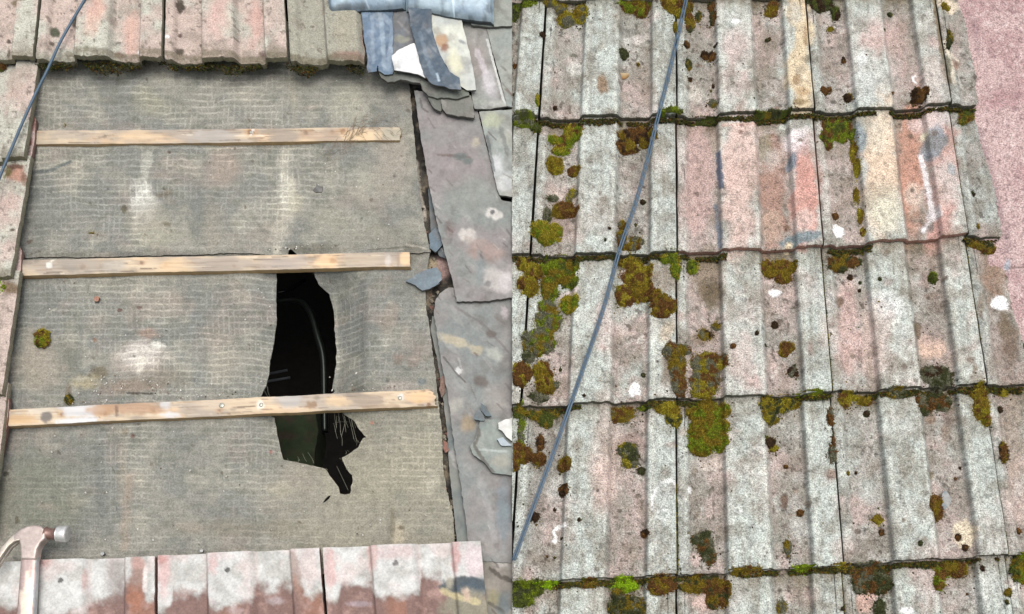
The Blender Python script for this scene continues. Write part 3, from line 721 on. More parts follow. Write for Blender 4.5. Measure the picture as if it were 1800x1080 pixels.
def col_limed(px, py, U, V_):
    C = mix(np.broadcast_to(lin((220, 222, 217)), px.shape + (3,)), lin((190, 190, 180)), sst(0.42, 0.68, fbm(px, py, 28, 4, 91)) * 0.75)
    C = mix(C, lin((232, 206, 200)), sst(0.5, 0.7, fbm(px, py, 40, 3, 92)) * 0.6)
    C = mix(C, lin((216, 176, 166)), (sst(0.024, 0.0, np.abs(U - 0.295)) + sst(0.024, 0, np.abs(U - 0.6)) + sst(0.02, 0, np.abs(U - 0.815))) * 0.35)
    yb = np.interp(px, [-20, 0, 35, 60, 150, 160, 180, 200, 214, 222, 250, 262, 276, 278, 300, 305, 330, 348, 365, 371, 390, 410, 425, 445, 452, 478, 500, 514, 520, 530, 545, 560, 576,
        578, 594, 600, 625, 640, 652, 658, 700, 738, 741, 775, 780, 900], [1058, 1060, 1070, 1088, 1084, 1062, 1062, 1036, 1042, 1026, 1030, 1056, 1038, 1072, 1062, 1036, 1044, 1048, 1030, 1066, 1070, 1074, 1056, 1050, 1026, 1036, 1026, 1028, 1010, 1030, 1052, 1040, 1048,
        1058, 1050, 1024, 1028, 1022, 1028, 1046, 1050, 1042, 1012, 1012, 1030, 1040])
    m = sst(-11, 13, py - yb + (fbm(px, py, 16, 4, 94) - .5) * 34)
    br = mix(np.broadcast_to(lin((134, 104, 96)), px.shape + (3,)), lin((154, 110, 92)), np.clip(profile(U), 0, 1) * 0.0 + sst(0.25, 0.05, np.abs(((U * 2) % 1) - 0.9)))
    br = mix(br, lin((186, 152, 142)), sst(0.5, 0.72, fbm(px, py, 18, 4, 95)) * 0.6)
    br = mix(br, lin((96, 62, 52)), sst(0.2, 1, m) * sst(14, 2, py - yb) * 0.35)
    C = mix(C, br, m * 0.95)
    C = apply_stains_shade(C, px, py, ST_B, 500)
    C = mix(C, C.mean(-1, keepdims=True) * np.array([1.02, 1.0, 0.98]), 0.38 * (1 - m))
    return C * (0.80 + 0.26 * fbm(px, py, 8, 4, 93))[..., None]
def head_edge(x, y, U, V_):
    return x, y
for q in (((-20, 988), (275, 979), (-25, 1190), (277, 1180)), ((277, 977), (563, 964), (279, 1178), (580, 1170)), ((566, 963), (846, 952), (582, 1168), (866, 1160))):
    tileL('roof_tile', q[0], q[1], q[2], q[3], col_limed, v0=0.0, rib=0.010, zoff=-0.012, tilt=0.006, jag=0, mat=M_GLAZE, skc=(150, 110, 96), zr=-0.008)

# ------------------------------------------------------------------ felt
hole = rough_poly([(485, 462), (483, 520), (484, 562), (480, 590), (472, 630), (471, 652), (465, 675), (455, 700), (468, 725), (480, 732), (484, 757), (489, 783), (496, 806),
        (525, 811), (548, 816), (570, 821), (577, 833), (587, 845), (592, 852), (595, 864), (603, 866), (613, 864), (615, 851), (618, 840), (616, 832), (609, 824), (603, 812), (598, 802),
        (607, 796), (616, 791), (628, 782), (633, 772), (637, 766), (648, 766), (638, 762), (634, 757), (627, 747), (622, 738), (604, 726), (590, 712), (577, 692), (577, 680), (582, 674), (577, 670),
        (580, 652), (583, 625), (584, 600), (581, 560), (579, 525), (573, 503), (558, 494), (552, 484), (548, 462)], 0.7, 5, 3)
notch = [(506, 448), (508, 441), (512, 439), (517, 443), (523, 448), (524, 455), (505, 456)]
tear = [(566, 884), (571, 875), (576, 870), (581, 867), (577, 875), (571, 881)]
ST_F = [('l', [(262, 275), (258, 305), (252, 335)], 10, (192, 191, 178), 0.6), ('e', 254, 365, 20, 42, 3, (206, 205, 196), 0.9, 0.4), ('e', 265, 400, 34, 34, 0, (172, 168, 152), 0.7, 0.5), ('e', 285, 420, 40, 18, 0, (170, 168, 150), 0.6, 0.5),
        ('e', 500, 285, 10, 26, 5, (196, 192, 176), .6, .6), ('e', 506, 345, 15, 34, -4, (204, 201, 186), .75, .5), ('e', 514, 330, 8, 14, 0, (204, 200, 182), .6, .5), ('e', 494, 405, 17, 30, 8, (196, 190, 174), .6, .6), ('e', 486, 440, 6, 14, 0, (206, 202, 186), .6, .5), ('l', [(510, 140), (520, 200), (515, 260)], 7, (168, 164, 146), 0.4), ('e', 520, 360, 14, 22, 0, (186, 182, 160), 0.6, 0.5),
        ('e', 640, 320, 26, 30, 0, (176, 174, 158), 0.6, 0.6), ('e', 610, 190, 26, 44, 12, (182, 180, 162), 0.55, 0.6), ('e', 600, 400, 50, 30, 0, (172, 170, 152), 0.5, 0.6), ('e', 690, 290, 30, 60, 0, (178, 168, 154), 0.5, 0.6),
        ('e', 265, 190, 26, 26, 0, (160, 158, 138), 0.6, 0.6), ('e', 245, 640, 52, 32, 0, (184, 174, 162), 0.85, 0.5), ('e', 250, 622, 34, 20, 0, (214, 208, 198), 0.85, 0.5), ('e', 250, 642, 9, 14, 20, (226, 220, 206), 0.9, 0.4),
        ('e', 278, 608, 12, 6, 10, (228, 226, 214), 0.9, 0.4), ('e', 232, 680, 50, 14, 0, (150, 134, 118), 0.7, 0.5), ('e', 290, 665, 40, 16, 0, (136, 130, 116), 0.6, 0.5), ('e', 175, 655, 16, 10, 0, (120, 108, 84), 0.7, 0.5),
        ('e', 150, 672, 24, 12, 0, (184, 172, 138), 0.7, 0.5), ('e', 262, 587, 18, 10, 0, (164, 136, 120), 0.6, 0.5), ('e', 75, 640, 34, 50, 0, (172, 164, 148), 0.7, 0.6), ('e', 120, 630, 20, 40, 0, (126, 126, 112), 0.5, 0.6),
        ('e', 400, 640, 40, 30, 0, (172, 166, 150), 0.5, 0.6), ('e', 400, 300, 30, 26, 0, (176, 158, 144), 0.5, 0.6), ('e', 375, 400, 18, 40, 0, (166, 158, 142), 0.4, 0.6), ('e', 350, 380, 14, 50, 0, (122, 126, 120), 0.4, 0.6),
        ('l', [(60, 305), (90, 302), (125, 286)], 3, (96, 104, 104), 0.8), ('l', [(70, 298), (120, 285)], 1.5, (190, 190, 175), 0.6), ('e', 220, 371, 5, 6, 20, (92, 86, 66), 0.8, 0.3), ('e', 295, 398, 8, 4, 10, (110, 100, 78), 0.6, 0.4),
        ('e', 290, 345, 14, 5, -15, (112, 98, 78), 0.5, 0.4), ('e', 53, 426, 6, 3, -20, (92, 76, 64), 0.8, 0.3), ('l', [(55, 449), (72, 444)], 1.6, (88, 80, 66), 0.7), ('e', 300, 272, 3, 3, 0, (84, 60, 50), 0.8, 0.3), ('e', 210, 545, 5, 3, 0, (90, 60, 50), 0.8, 0.3),
        ('e', 245, 541, 5, 3, 0, (90, 60, 50), 0.7, 0.3), ('e', 166, 598, 4, 4, 0, (124, 92, 70), 0.8, 0.3), ('e', 222, 760, 5, 5, 0, (100, 78, 60), 0.8, 0.3), ('e', 235, 769, 4, 4, 0, (100, 60, 50), 0.8, 0.3),
        ('e', 10, 833, 5, 5, 0, (56, 50, 44), 0.9, 0.3), ('e', 32, 915, 4, 8, 0, (66, 50, 44), 0.9, 0.3), ('e', 224, 874, 2, 2, 0, (60, 55, 48), 0.9, 0.3), ('l', [(226, 693), (270, 694)], 1.6, (60, 56, 48), 0.9),
        ('e', 122, 703, 8, 9, 0, (96, 84, 50), 0.8, 0.4), ('e', 120, 690, 5, 14, 0, (104, 88, 66), 0.6, 0.5), ('l', [(228, 840), (222, 905), (220, 960)], 8, (176, 156, 136), 0.35),
        ('l', [(218, 760), (216, 880)], 10, (172, 160, 140), 0.3), ('l', [(178, 800), (180, 900)], 12, (116, 120, 114), 0.4), ('l', [(345, 560), (352, 700)], 14, (128, 132, 128), 0.4),
        ('e', 685, 560, 14, 24, 30, (160, 142, 130), 0.4, 0.6), ('e', 730, 630, 10, 20, 20, (160, 142, 130), 0.4, 0.5), ('e', 700, 632, 8, 8, 0, (140, 108, 94), 0.35, 0.5), ('e', 474, 792, 3, 4, 0, (140, 80, 76), 0.7, 0.3), ('e', 653, 742, 3, 3, 0, (210, 140, 120), 0.8, 0.3),
        ('e', 700, 680, 34, 10, -8, (186, 176, 166), 0.6, 0.5), ('e', 742, 672, 9, 7, 0, (110, 120, 122), 0.7, 0.4), ('e', 700, 940, 10, 22, 0, (196, 186, 162), 0.8, 0.5), ('e', 690, 920, 5, 30, 0, (120, 112, 92), 0.6, 0.4), ('e', 705, 928, 6, 4, 0, (112, 100, 80), 0.8, 0.4),
        ('e', 760, 850, 12, 20, 0, (186, 182, 164), 0.6, 0.5), ('e', 680, 850, 60, 40, 0, (166, 162, 142), 0.45, 0.6), ('e', 520, 870, 60, 40, 0, (164, 160, 146), 0.45, 0.6), ('e', 493, 860, 20, 14, 0, (182, 176, 156), 0.6, 0.5),
        ('e', 420, 930, 120, 16, 0, (136, 130, 112), 0.5, 0.6), ('e', 60, 880, 80, 70, 0, (128, 130, 108), 0.45, 0.6), ('e', 30, 560, 20, 60, 0, (110, 116, 110), 0.6, 0.6), ('e', 70, 330, 40, 30, 0, (122, 126, 122), 0.5, 0.6),
        ('e', 680, 420, 60, 24, 0, (160, 156, 140), 0.5, 0.6), ('e', 725, 445, 20, 14, 0, (112, 108, 96), 0.7, 0.5), ('l', [(715, 433), (735, 436), (750, 442)], 1.8, (190, 184, 170), 0.7), ('l', [(650, 441), (722, 437)], 1.4, (90, 88, 76), 0.7),
        ('e', 560, 440, 60, 9, 0, (112, 108, 92), 0.6, 0.5), ('e', 230, 452, 200, 7, 0, (108, 106, 96), 0.5, 0.5)]
def felt_col(px, py):
    C = mix(np.broadcast_to(lin((158, 156, 145)), px.shape + (3,)), lin((140, 141, 134)), sst(0.38, 0.66, fbm(px, py, 90, 4, 101)))
    C = mix(C, lin((174, 171, 156)), sst(0.52, 0.74, fbm(px, py, 42, 4, 102)) * 0.6)
    C = mix(C, lin((164, 142, 130)), sst(0.56, 0.72, fbm(px, py, 60, 3, 103)) * 0.2)
    C = mix(C, lin((112, 116, 110)), sst(0.56, 0.74, fbm(px * 0.6, py, 18, 4, 104)) * 0.38)
    C = mix(C, lin((122, 124, 110)), sst(0.58, 0.68, fbm(px * 0.5, py * 1.2, 10, 3, 105)) * 0.35)
    C = mix(C, lin((150, 150, 140)), sst(1.0, 0.0, (py - 100) / 100) * 0.0)
    # felt under the lower tiles and the tear has stayed browner
    C = mix(C, lin((168, 162, 140)), sst(600, 800, py) * sst(380, 600, px) * 0.5)
    return apply_stains_shade(C, px, py, ST_F, 700)
def felt_wv(px, py):
    w = 0.5 + 0.8 * sst(0.38, 0.62, fbm(px, py, 110, 3, 110))
    w = w * (1 - 0.8 * sst(500, 700, px) * sst(620, 480, py)) * (1 - 0.5 * sst(780, 900, py))
    w = w + 0.7 * np.exp(-(((px - 620) / 60) ** 2 + ((py - 600) / 90) ** 2)) + 0.7 * np.exp(-(((px - 460) / 40) ** 2 + ((py - 560) / 110) ** 2))
    return np.clip(w, 0.05, 1.4)
for _ in range(120):
    x = rs.uniform(40, 760); y = rs.uniform(130, 960)
    k = rs.random()
    if k < .5: ST_F.append(('e', x, y, rs.uniform(1.5, 4), rs.uniform(1.2, 3), rs.uniform(0, 90), rs.choice([(92, 84, 70), (110, 96, 80), (84, 88, 84)]), .7, .3))
    elif k < .8: ST_F.append(('e', x, y, rs.uniform(6, 26), rs.uniform(4, 18), rs.uniform(-20, 20), rs.choice([(180, 176, 160), (170, 160, 146), (124, 126, 116)]), .4, .6))
    else: ST_F.append(('l', [(x, y), (x + rs.uniform(-16, 16), y + rs.uniform(-14, 14))], rs.uniform(.6, 1.4), rs.choice([(190, 188, 172), (100, 98, 86)]), .6))
def felt_z(px, py):
    z = ZF + (fbm(px, py, 130, 3, 111) - 0.5) * 0.018 + (fbm(px, py * 1.6, 34, 4, 112) - 0.5) * 0.006
    # it sags between the battens and curls down into the tear
    for by in (243, 468, 712): z = z + 0.004 * np.exp(-((py - by) / 30) ** 2)
    bx, by_, d = nearest(px.ravel(), py.ravel(), [hole[::3]])
    d = d.reshape(px.shape)
    z = z - 0.016 * np.exp(-(d / 24) ** 1.3) - 0.042 * np.exp(-(d / 52) ** 2) * sst(545, 590, px) * sst(460, 500, py) * sst(720, 680, py)
    z = z + 0.010 * np.exp(-((px - 648) / 16) ** 2) * sst(470, 500, py) * sst(720, 690, py)
    return z + 0.004 * np.exp(-((px - 690) / 9) ** 2) * sst(870, 930, py)
outer_low = [(-60, 430), (760, 430), (752, 470), (748, 520), (750, 545), (758, 600), (765, 650), (769, 690), (777, 760), (779, 825), (787, 870), (796, 905), (799, 960), (800, 1010), (-60, 1010)]
sheet('underlay_felt', outer_low, felt_z, felt_col, M_FELT, roofL, 0.0035, (96, 92, 78), 2.0, holes=[hole, tear, [(500, 436), (528, 436), (530, 456), (520, 461), (498, 458)]], zref=ZF, rough=0.8, wvf=felt_wv)
upper = [(-60, 40), (706, 40), (712, 120), (721, 160), (727, 230), (733, 290), (738, 340), (744, 385), (752, 425), (757, 447), (735, 449), (640, 449), (523, 450), (500, 451), (400, 449), (330, 452), (220, 455), (100, 455), (-60, 456)]
sheet('underlay_felt', upper, lambda a, b: felt_z(a, b) + 0.005, felt_col, M_FELT, roofL, 0.0035, (60, 58, 48), 2.0, holes=[notch], zref=ZF, rough=0.8, wvf=felt_wv)
# boards under the felt where nothing is torn (rafters), left and right of the tear
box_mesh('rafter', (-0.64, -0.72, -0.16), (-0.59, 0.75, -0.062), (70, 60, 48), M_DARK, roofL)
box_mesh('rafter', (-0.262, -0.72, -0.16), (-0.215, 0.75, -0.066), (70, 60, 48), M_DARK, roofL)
# behind the small notch the tear's dark loft shows too
# ------------------------------------------------------------------ loft contents seen through the tear
def tube(name, pts, r, col, mat, parent=None, seg=8, closed_ends=True, rad=None, smooth=True, twist=None):
    pts = [Vector(p) for p in pts]
    V = []; n = len(pts)
    up = Vector((0, 0, 1))
    for i, p in enumerate(pts):
        d = (pts[min(i + 1, n - 1)] - pts[max(i - 1, 0)]).normalized()
        a = d.cross(up)
        a = a.normalized() if a.length > 1e-4 else Vector((1, 0, 0))
        b = a.cross(d).normalized()
        rr = r if rad is None else rad[i]
        for k in range(seg):
            t = 2 * math.pi * k / seg
            V.append(p + a * math.cos(t) * rr + b * math.sin(t) * rr)
    Q = []
    for i in range(n - 1):
        for k in range(seg):
            k2 = (k + 1) % seg
            Q.append((i * seg + k, (i + 1) * seg + k, (i + 1) * seg + k2, i * seg + k2))
    polys = [np.array(Q)[:, ::-1]]
    if closed_ends: polys += [np.array([list(range(seg))]), np.array([list(range((n - 1) * seg, n * seg))[::-1]])]
    return mesh_obj(name, np.array([tuple(v) for v in V]), polys, lin(col), mat, parent, smooth)
def smooth_pts(pts, k=8):
    out = []
    n = len(pts)
    for i in range(n - 1):
        p0 = np.array(pts[max(i - 1, 0)], float); p1 = np.array(pts[i], float); p2 = np.array(pts[i + 1], float); p3 = np.array(pts[min(i + 2, n - 1)], float)
        for j in range(k):
            t = j / k
            out.append(tuple(0.5 * ((2 * p1) + (-p0 + p2) * t + (2 * p0 - 5 * p1 + 4 * p2 - p3) * t * t + (-p0 + 3 * p1 - 3 * p2 + p3) * t ** 3)))
    out.append(tuple(pts[-1]))
    return out
def on(px, py, h):
    x, y = P(px, py, h); return (float(x), float(y), h)

pipe = empty('bent_metal_frame', on(540, 580, -0.30)); tag(pipe, 'dark bent metal tube frame standing in the loft, seen through the torn felt', 'metal frame')
tube('tube', smooth_pts([on(440, 536, -0.24), on(490, 529, -0.24), on(525, 528, -0.24), on(545, 548, -0.24), on(558, 590, -0.24), on(568, 630, -0.24), on(570, 700, -0.24), on(571, 760, -0.24)]), 0.0075, (44, 50, 46), M_PIPE, pipe, 10)
tube('tube', smooth_pts([on(440, 516, -0.26), on(490, 514, -0.26), on(515, 506, -0.27), on(540, 490, -0.28)]), 0.005, (36, 40, 38), M_PIPE, pipe, 8)
tube('rail', [on(440, 664, -0.22), on(505, 651, -0.22)], 0.003, (100, 105, 110), M_PIPE, pipe, 8)
tube('rail', [on(440, 676, -0.22), on(510, 664, -0.22)], 0.003, (110, 115, 120), M_PIPE, pipe, 8)
def insc(px, py):
    return mix(np.broadcast_to(lin((40, 52, 30)), px.shape + (3,)), lin((54, 46, 34)), sst(0.4, 0.7, fbm(px, py, 16, 3, 120)))
o = sheet('insulation_bag', [(455, 700), (552, 700), (560, 760), (548, 830), (530, 860), (460, 860)], lambda a, b: -0.19 + (fbm(a, b, 30, 3, 121) - .5) * 0.03, insc, M_DARK, None, 0.1, (50, 60, 34), 5)
tag(o, 'dull green sack lying in the dark loft below the lower part of the tear', 'sack')
# frayed threads hanging in the tear
fr = []
rf = random.Random(4)
def fibres(name, segs, r, col, parent, kind='stuff'):
    Vs = []; Qs = []; n0 = 0
    for a, b in segs:
        a = Vector(a); b = Vector(b); m = (a + b) / 2 + Vector((rf.uniform(-.002, .002), rf.uniform(-.002, .002), rf.uniform(-.002, .002)))
        for p in (a, m, b):
            for k in range(3):
                t = 2.094 * k
                Vs.append((p.x + r * math.cos(t), p.y + 0.3 * r * math.sin(t), p.z + r * math.sin(t)))
        for i in range(2):
            for k in range(3):
                k2 = (k + 1) % 3
                Qs.append((n0 + i * 3 + k, n0 + i * 3 + k2, n0 + (i + 1) * 3 + k2, n0 + (i + 1) * 3 + k))
        n0 += 9
    o = mesh_obj(name, Vs, [np.array(Qs)], lin(col), M_STRAW, parent, False)
    o['kind'] = kind
    return o
segs = []
for (a, b) in (((594, 724), (599, 765)), ((602, 728), (608, 760)), ((612, 730), (622, 772)), ((618, 738), (627, 776)), ((588, 722), (592, 752)), ((592, 820), (612, 862)), ((541, 795), (552, 815)),
               ((532, 798), (539, 812)), ((523, 803), (527, 811)), ((606, 745), (600, 768)), ((470, 640 + 40), (476, 700)), ((464, 686), (472, 700)), ((604, 726), (612, 752)), ((585, 745), (612, 742))):
    segs.append((on(a[0], a[1], ZF - 0.012), on(b[0], b[1], ZF - 0.014)))
for _ in range(9):
    x = rf.uniform(584, 628); y = rf.uniform(726, 775)
    segs.append((on(x, y, ZF - 0.02), on(x + rf.uniform(-5, 7), y + rf.uniform(8, 30), ZF - 0.03)))
fibres('frayed_threads', segs, 0.00035, (132, 132, 116), roofL)
segs = []
for _ in range(46):                          # frayed hessian standing off the edge of the tear
    i = rf.randrange(len(hole)); x, y = hole[i]
    if x > 556 and y < 712: continue
    cx, cy = 540, 640
    d = rf.uniform(1, 4); a = math.atan2(cy - y, cx - x) + rf.uniform(-1, 1)
    segs.append((on(x - math.cos(a) * 2, y - math.sin(a) * 2, ZF - 0.009), on(x + math.cos(a) * d, y + math.sin(a) * d, ZF - 0.012)))
fibres('edge_threads', segs, 0.0003, (150, 148, 128), roofL)

# ------------------------------------------------------------------ battens
def batten(name, tl, tr, br, bl, ztop, zbot, stains, endjag, label):
    """top face corners in photo pixels; the lower long side is seen below it"""
    n = 260; m = 14
    U, V_ = np.meshgrid(np.linspace(0, 1, n), np.linspace(0, 1, m))
    x = (tl[0] * (1 - U) + tr[0] * U) * (1 - V_) + (bl[0] * (1 - U) + br[0] * U) * V_
    y = (tl[1] * (1 - U) + tr[1] * U) * (1 - V_) + (bl[1] * (1 - U) + br[1] * U) * V_
    y = y + (fbm(x, x * 0 + tl[1], 90, 3, 130) - .5) * 2.5 + (fbm(x, V_ * 5, 14, 2, 131) - .5) * 1.0
    x = x + endjag * (fbm(V_ * 60, V_ * 0 + tl[1], 14, 3, 132) - 0.6) * sst(0.97, 1, U)
    X, Y = P(x, y, ztop)
    z = ztop - 0.0012 * (sst(0.12, 0, V_) + sst(0.88, 1, V_)) + (fbm(x * 0.2, y * 2, 8, 3, 133) - .5) * 0.0007
    C = mix(np.broadcast_to(lin((220, 200, 172)), x.shape + (3,)), lin((184, 172, 158)), sst(0.42, 0.62, fbm(x * 0.35, y, 22, 3, 134)) * 0.85)
    C = mix(C, lin((230, 200, 164)), sst(0.58, 0.7, fbm(x * 0.5, y, 30, 3, 135)) * 0.7)
    C = mix(C, lin((150, 126, 102)), sst(0.56, 0.72, fbm(x * 0.08, y * 1.2, 3, 3, 136)) * 0.35)
    rk = random.Random(int(tl[1])); ex = []
    for _ in range(46):
        t = rk.random(); v = rk.uniform(0.05, 0.95); L_ = rk.uniform(8, 60) / (tr[0] - tl[0])
        f_ = lambda t, v: ((tl[0] + (tr[0] - tl[0]) * t), (tl[1] + (tr[1] - tl[1]) * t) * (1 - v) + (bl[1] + (br[1] - bl[1]) * t) * v)
        ex.append(('l', [f_(t, v), f_(min(1, t + L_), v + rk.uniform(-.05, .05))], rk.uniform(0.5, 1.2), rk.choice([(128, 106, 86), (150, 128, 106), (100, 84, 70), (236, 222, 200)]), rk.uniform(.4, .85)))
    for _ in range(5):
        x_, y_ = f_(rk.random(), rk.uniform(.25, .75)); q_ = rk.uniform(2, 4.5)
        ex += [('e', x_, y_, q_ * 2.6, q_ * 1.6, 0, (196, 160, 120), .7, .5), ('e', x_, y_, q_ * 1.2, q_, 0, (134, 98, 70), .85, .3)]
    for _ in range(16):
        x_, y_ = f_(rk.random(), rk.random()); ex.append(('e', x_, y_, rk.uniform(5, 26), rk.uniform(2, 7), 0, rk.choice([(150, 142, 132), (166, 158, 148), (132, 120, 104)]), rk.uniform(.3, .6), .5))
    C = apply_stains_shade(C, x, y, ex + list(stains), 900)
    o = grid_sheet(name, X, Y, z, C, np.ones((m - 1, n - 1), bool), M_WOOD, roofL, ztop - zbot, (196, 164, 118))
    if label: o['label'] = label
    return o
GRY = (176, 168, 156); PAL = (236, 206, 166)
b1 = batten('batten', (50, 230), (703, 223), (705, 246), (50, 254), -0.019, -0.034,
       [('e', 80, 242, 24, 12, 0, (206, 190, 164), .7, .5), ('e', 130, 238, 60, 7, 0, GRY, .6, .5), ('e', 240, 242, 40, 12, 0, PAL, .6, .5), ('e', 370, 240, 40, 12, 0, (186, 180, 172), .8, .4), ('e', 498, 240, 26, 14, 0, (166, 154, 140), .8, .4),
        ('e', 570, 240, 30, 12, 0, (190, 168, 146), .7, .4), ('e', 640, 238, 30, 12, 0, PAL, .7, .5), ('e', 690, 236, 24, 12, 0, (186, 180, 160), .8, .5), ('l', [(445, 228), (440, 238)], 2, (240, 240, 236), .7)], 12, 'topmost batten')
b2 = batten('batten', (32, 457), (720, 443), (721, 468), (32, 484), -0.017, -0.034,
       [('e', 86, 467, 5, 5, 0, (248, 248, 240), 1, .2), ('l', [(88, 462), (94, 456)], 2, (244, 240, 226), .9), ('e', 150, 468, 60, 12, 0, GRY, .6, .5), ('e', 200, 468, 20, 12, 0, (196, 190, 178), .6, .5), ('e', 310, 468, 30, 14, 0, PAL, .7, .5),
        ('e', 400, 466, 50, 12, 0, (178, 166, 152), .7, .5), ('e', 500, 465, 40, 12, 0, (182, 170, 160), .7, .5), ('e', 573, 460, 24, 12, 0, (240, 206, 164), .9, .4), ('e', 585, 458, 6, 5, 0, (200, 158, 118), .8, .5), ('e', 640, 456, 36, 10, 0, (204, 186, 162), .6, .5),
        ('e', 712, 455, 12, 14, 0, (240, 206, 166), .9, .4), ('e', 700, 456, 3, 14, 0, (170, 150, 130), .7, .5), ('e', 682, 458, 5, 10, 0, (220, 212, 204), .7, .4)], 3, 'middle batten above the torn felt')
b3 = batten('batten', (8, 720), (764, 684), (768, 713), (8, 749), -0.015, -0.032,
       [('e', 140, 722, 34, 12, 0, (226, 226, 226), .9, .35), ('e', 135, 740, 40, 5, -3, (228, 230, 230), .9, .35), ('e', 290, 712, 10, 12, 0, (222, 222, 222), .8, .35), ('e', 300, 730, 16, 5, 0, (230, 230, 230), .8, .35), ('e', 70, 720, 20, 10, 0, (226, 216, 200), .7, .5),
        ('e', 82, 734, 10, 9, 0, (128, 122, 116), .95, .25), ('e', 240, 716, 50, 12, 0, (182, 150, 124), .8, .4), ('e', 180, 720, 26, 10, 0, (196, 158, 124), .7, .4), ('e', 205, 722, 3, 10, 0, (120, 96, 78), .8, .4), ('e', 30, 738, 30, 8, 0, (214, 178, 134), .8, .5),
        ('e', 370, 710, 30, 12, 0, (206, 190, 172), .6, .5), ('e', 458, 712, 6, 8, 0, (246, 240, 226), .9, .3), ('e', 510, 706, 24, 14, 0, (190, 186, 180), .85, .4), ('e', 548, 713, 9, 7, 0, (160, 134, 110), .95, .25), ('e', 595, 705, 22, 10, 0, (232, 204, 166), .8, .5),
        ('e', 650, 706, 24, 12, 0, (176, 160, 142), .8, .4), ('l', [(640, 716), (700, 714)], 3, (156, 134, 112), .5), ('e', 705, 698, 5, 5, 0, (232, 232, 230), .9, .3), ('e', 735, 700, 26, 10, 0, (240, 204, 158), .8, .5), ('e', 754, 712, 4, 4, 0, (120, 84, 60), .8, .3)],
       26, 'lowest batten with white paint marks and knots')
def nail(px, py, h, parent, r=0.0042):
    x, y, z = on(px, py, h)
    V = []; 
    for zz, rr in ((h - 0.002, r), (h + 0.0008, r), (h + 0.0016, r * 0.7)):
        for k in range(10): V.append((x + rr * math.cos(k * .628), y + rr * math.sin(k * .628), zz))
    Q = [(i * 10 + k, i * 10 + (k + 1) % 10, (i + 1) * 10 + (k + 1) % 10, (i + 1) * 10 + k) for i in range(2) for k in range(10)]
    return mesh_obj('nail', V, [np.array(Q), np.array([list(range(20, 30))])], lin((196, 196, 182)), M_STEEL, parent)
nail(390, 713, -0.014, b3, 0.0052); nail(703, 700, -0.014, b3, 0.004); nail(459, 712, -0.014, b3, 0.004); nail(441, 233, -0.018, b1, 0.003)

# ------------------------------------------------------------------ slates, valley and flashing right of the felt
def slate_col(a, b, marks=(), seed=0, w=0.5):
    rk = random.Random(77 + seed); marks = list(marks)
    if seed < 20:
        for _ in range(70):
            x = rk.uniform(725, 900); y = rk.uniform(0, 1080); L_ = rk.uniform(4, 22); an = math.radians(rk.gauss(52, 14))
            marks.append(('l', [(x, y), (x + L_ * math.cos(an), y + L_ * math.sin(an))], rk.uniform(0.8, 2.2), rk.choice([(112, 102, 98), (126, 118, 112), (206, 202, 198), (136, 118, 108), (96, 92, 90)]), rk.uniform(0.4, 0.8)))
    def f(px, py):
        C = mix(np.broadcast_to(lin(a), px.shape + (3,)), lin(b), sst(0.35, 0.68, fbm(px, py, 60, 4, 140 + seed)))
        d = fbm(px * 0.8 + py * 0.6, py * 0.8 - px * 0.6, 26, 4, 141 + seed)
        C = mix(C, lin((120, 112, 106)), sst(0.56, 0.72, d) * 0.4)
        C = mix(C, lin((196, 192, 186)), sst(0.60, 0.74, fbm((px + py) * .4, py - px, 20, 3, 142 + seed)) * w)
        C = apply_stains_shade(C, px, py, list(marks), 1100 + seed)
        return C * (0.74 if seed < 20 else 0.9) * (0.88 + 0.24 * fbm(px, py, 7, 3, 148))[..., None]
    return f
def zs(base, px0=0, sl=0.0, amp=0.004):
    return lambda px, py: base + sl * (px - px0) + (fbm(px, py, 50, 3, 150) - .5) * amp + (fbm(px, py, 12, 3, 151) - .5) * amp * 0.5
SKS = (96, 92, 88)
# valley floor with mortar crumbs
def valc(px, py):
    C = mix(np.broadcast_to(lin((84, 80, 72)), px.shape + (3,)), lin((130, 118, 100)), sst(0.45, 0.62, fbm(px, py, 16, 4, 160)))
    C = mix(C, lin((40, 38, 36)), sst(0.5, 0.62, fbm(px, py, 22, 3, 161)) * 0.9)
    return apply_stains_shade(C, px, py, [('e', 770, 470, 18, 20, 0, (178, 150, 142), .9, .4), ('e', 757, 462, 12, 10, 0, (170, 158, 128), .8, .4), ('e', 785, 680, 7, 26, 0, (150, 100, 88), .8, .4), ('l', [(728, 280), (736, 340), (745, 380)], 5, (205, 196, 182), .8)], 33)
sheet('valley_mortar', [(700, 100), (790, 100), (840, 500), (850, 980), (770, 980), (748, 600), (730, 400), (708, 200)], lambda a, b: ZF - 0.012 + (fbm(a, b, 20, 4, 162) - .5) * 0.022, valc, M_TILE_SOFT, roofL, 0.03, (70, 66, 60), 2.2, zref=ZF)
sheet('valley_strip', [(752, 330), (764, 352), (776, 420), (784, 455), (772, 450), (757, 405)], zs(ZF + 0.004), slate_col((116, 130, 130), (92, 104, 108), seed=1), M_LEAD, roofL, 0.002, SKS, 2.0, rough=0.6)
sheet('valley_strip', [(772, 560), (782, 600), (790, 660), (799, 740), (812, 830), (824, 900), (832, 968), (805, 968), (801, 930), (798, 902), (790, 828), (787, 772), (778, 690), (768, 630), (757, 580), (760, 556)], zs(ZF + 0.0), slate_col((124, 128, 120), (96, 110, 110), seed=2), M_LEAD, roofL, 0.002, SKS, 2.0, rough=0.6)
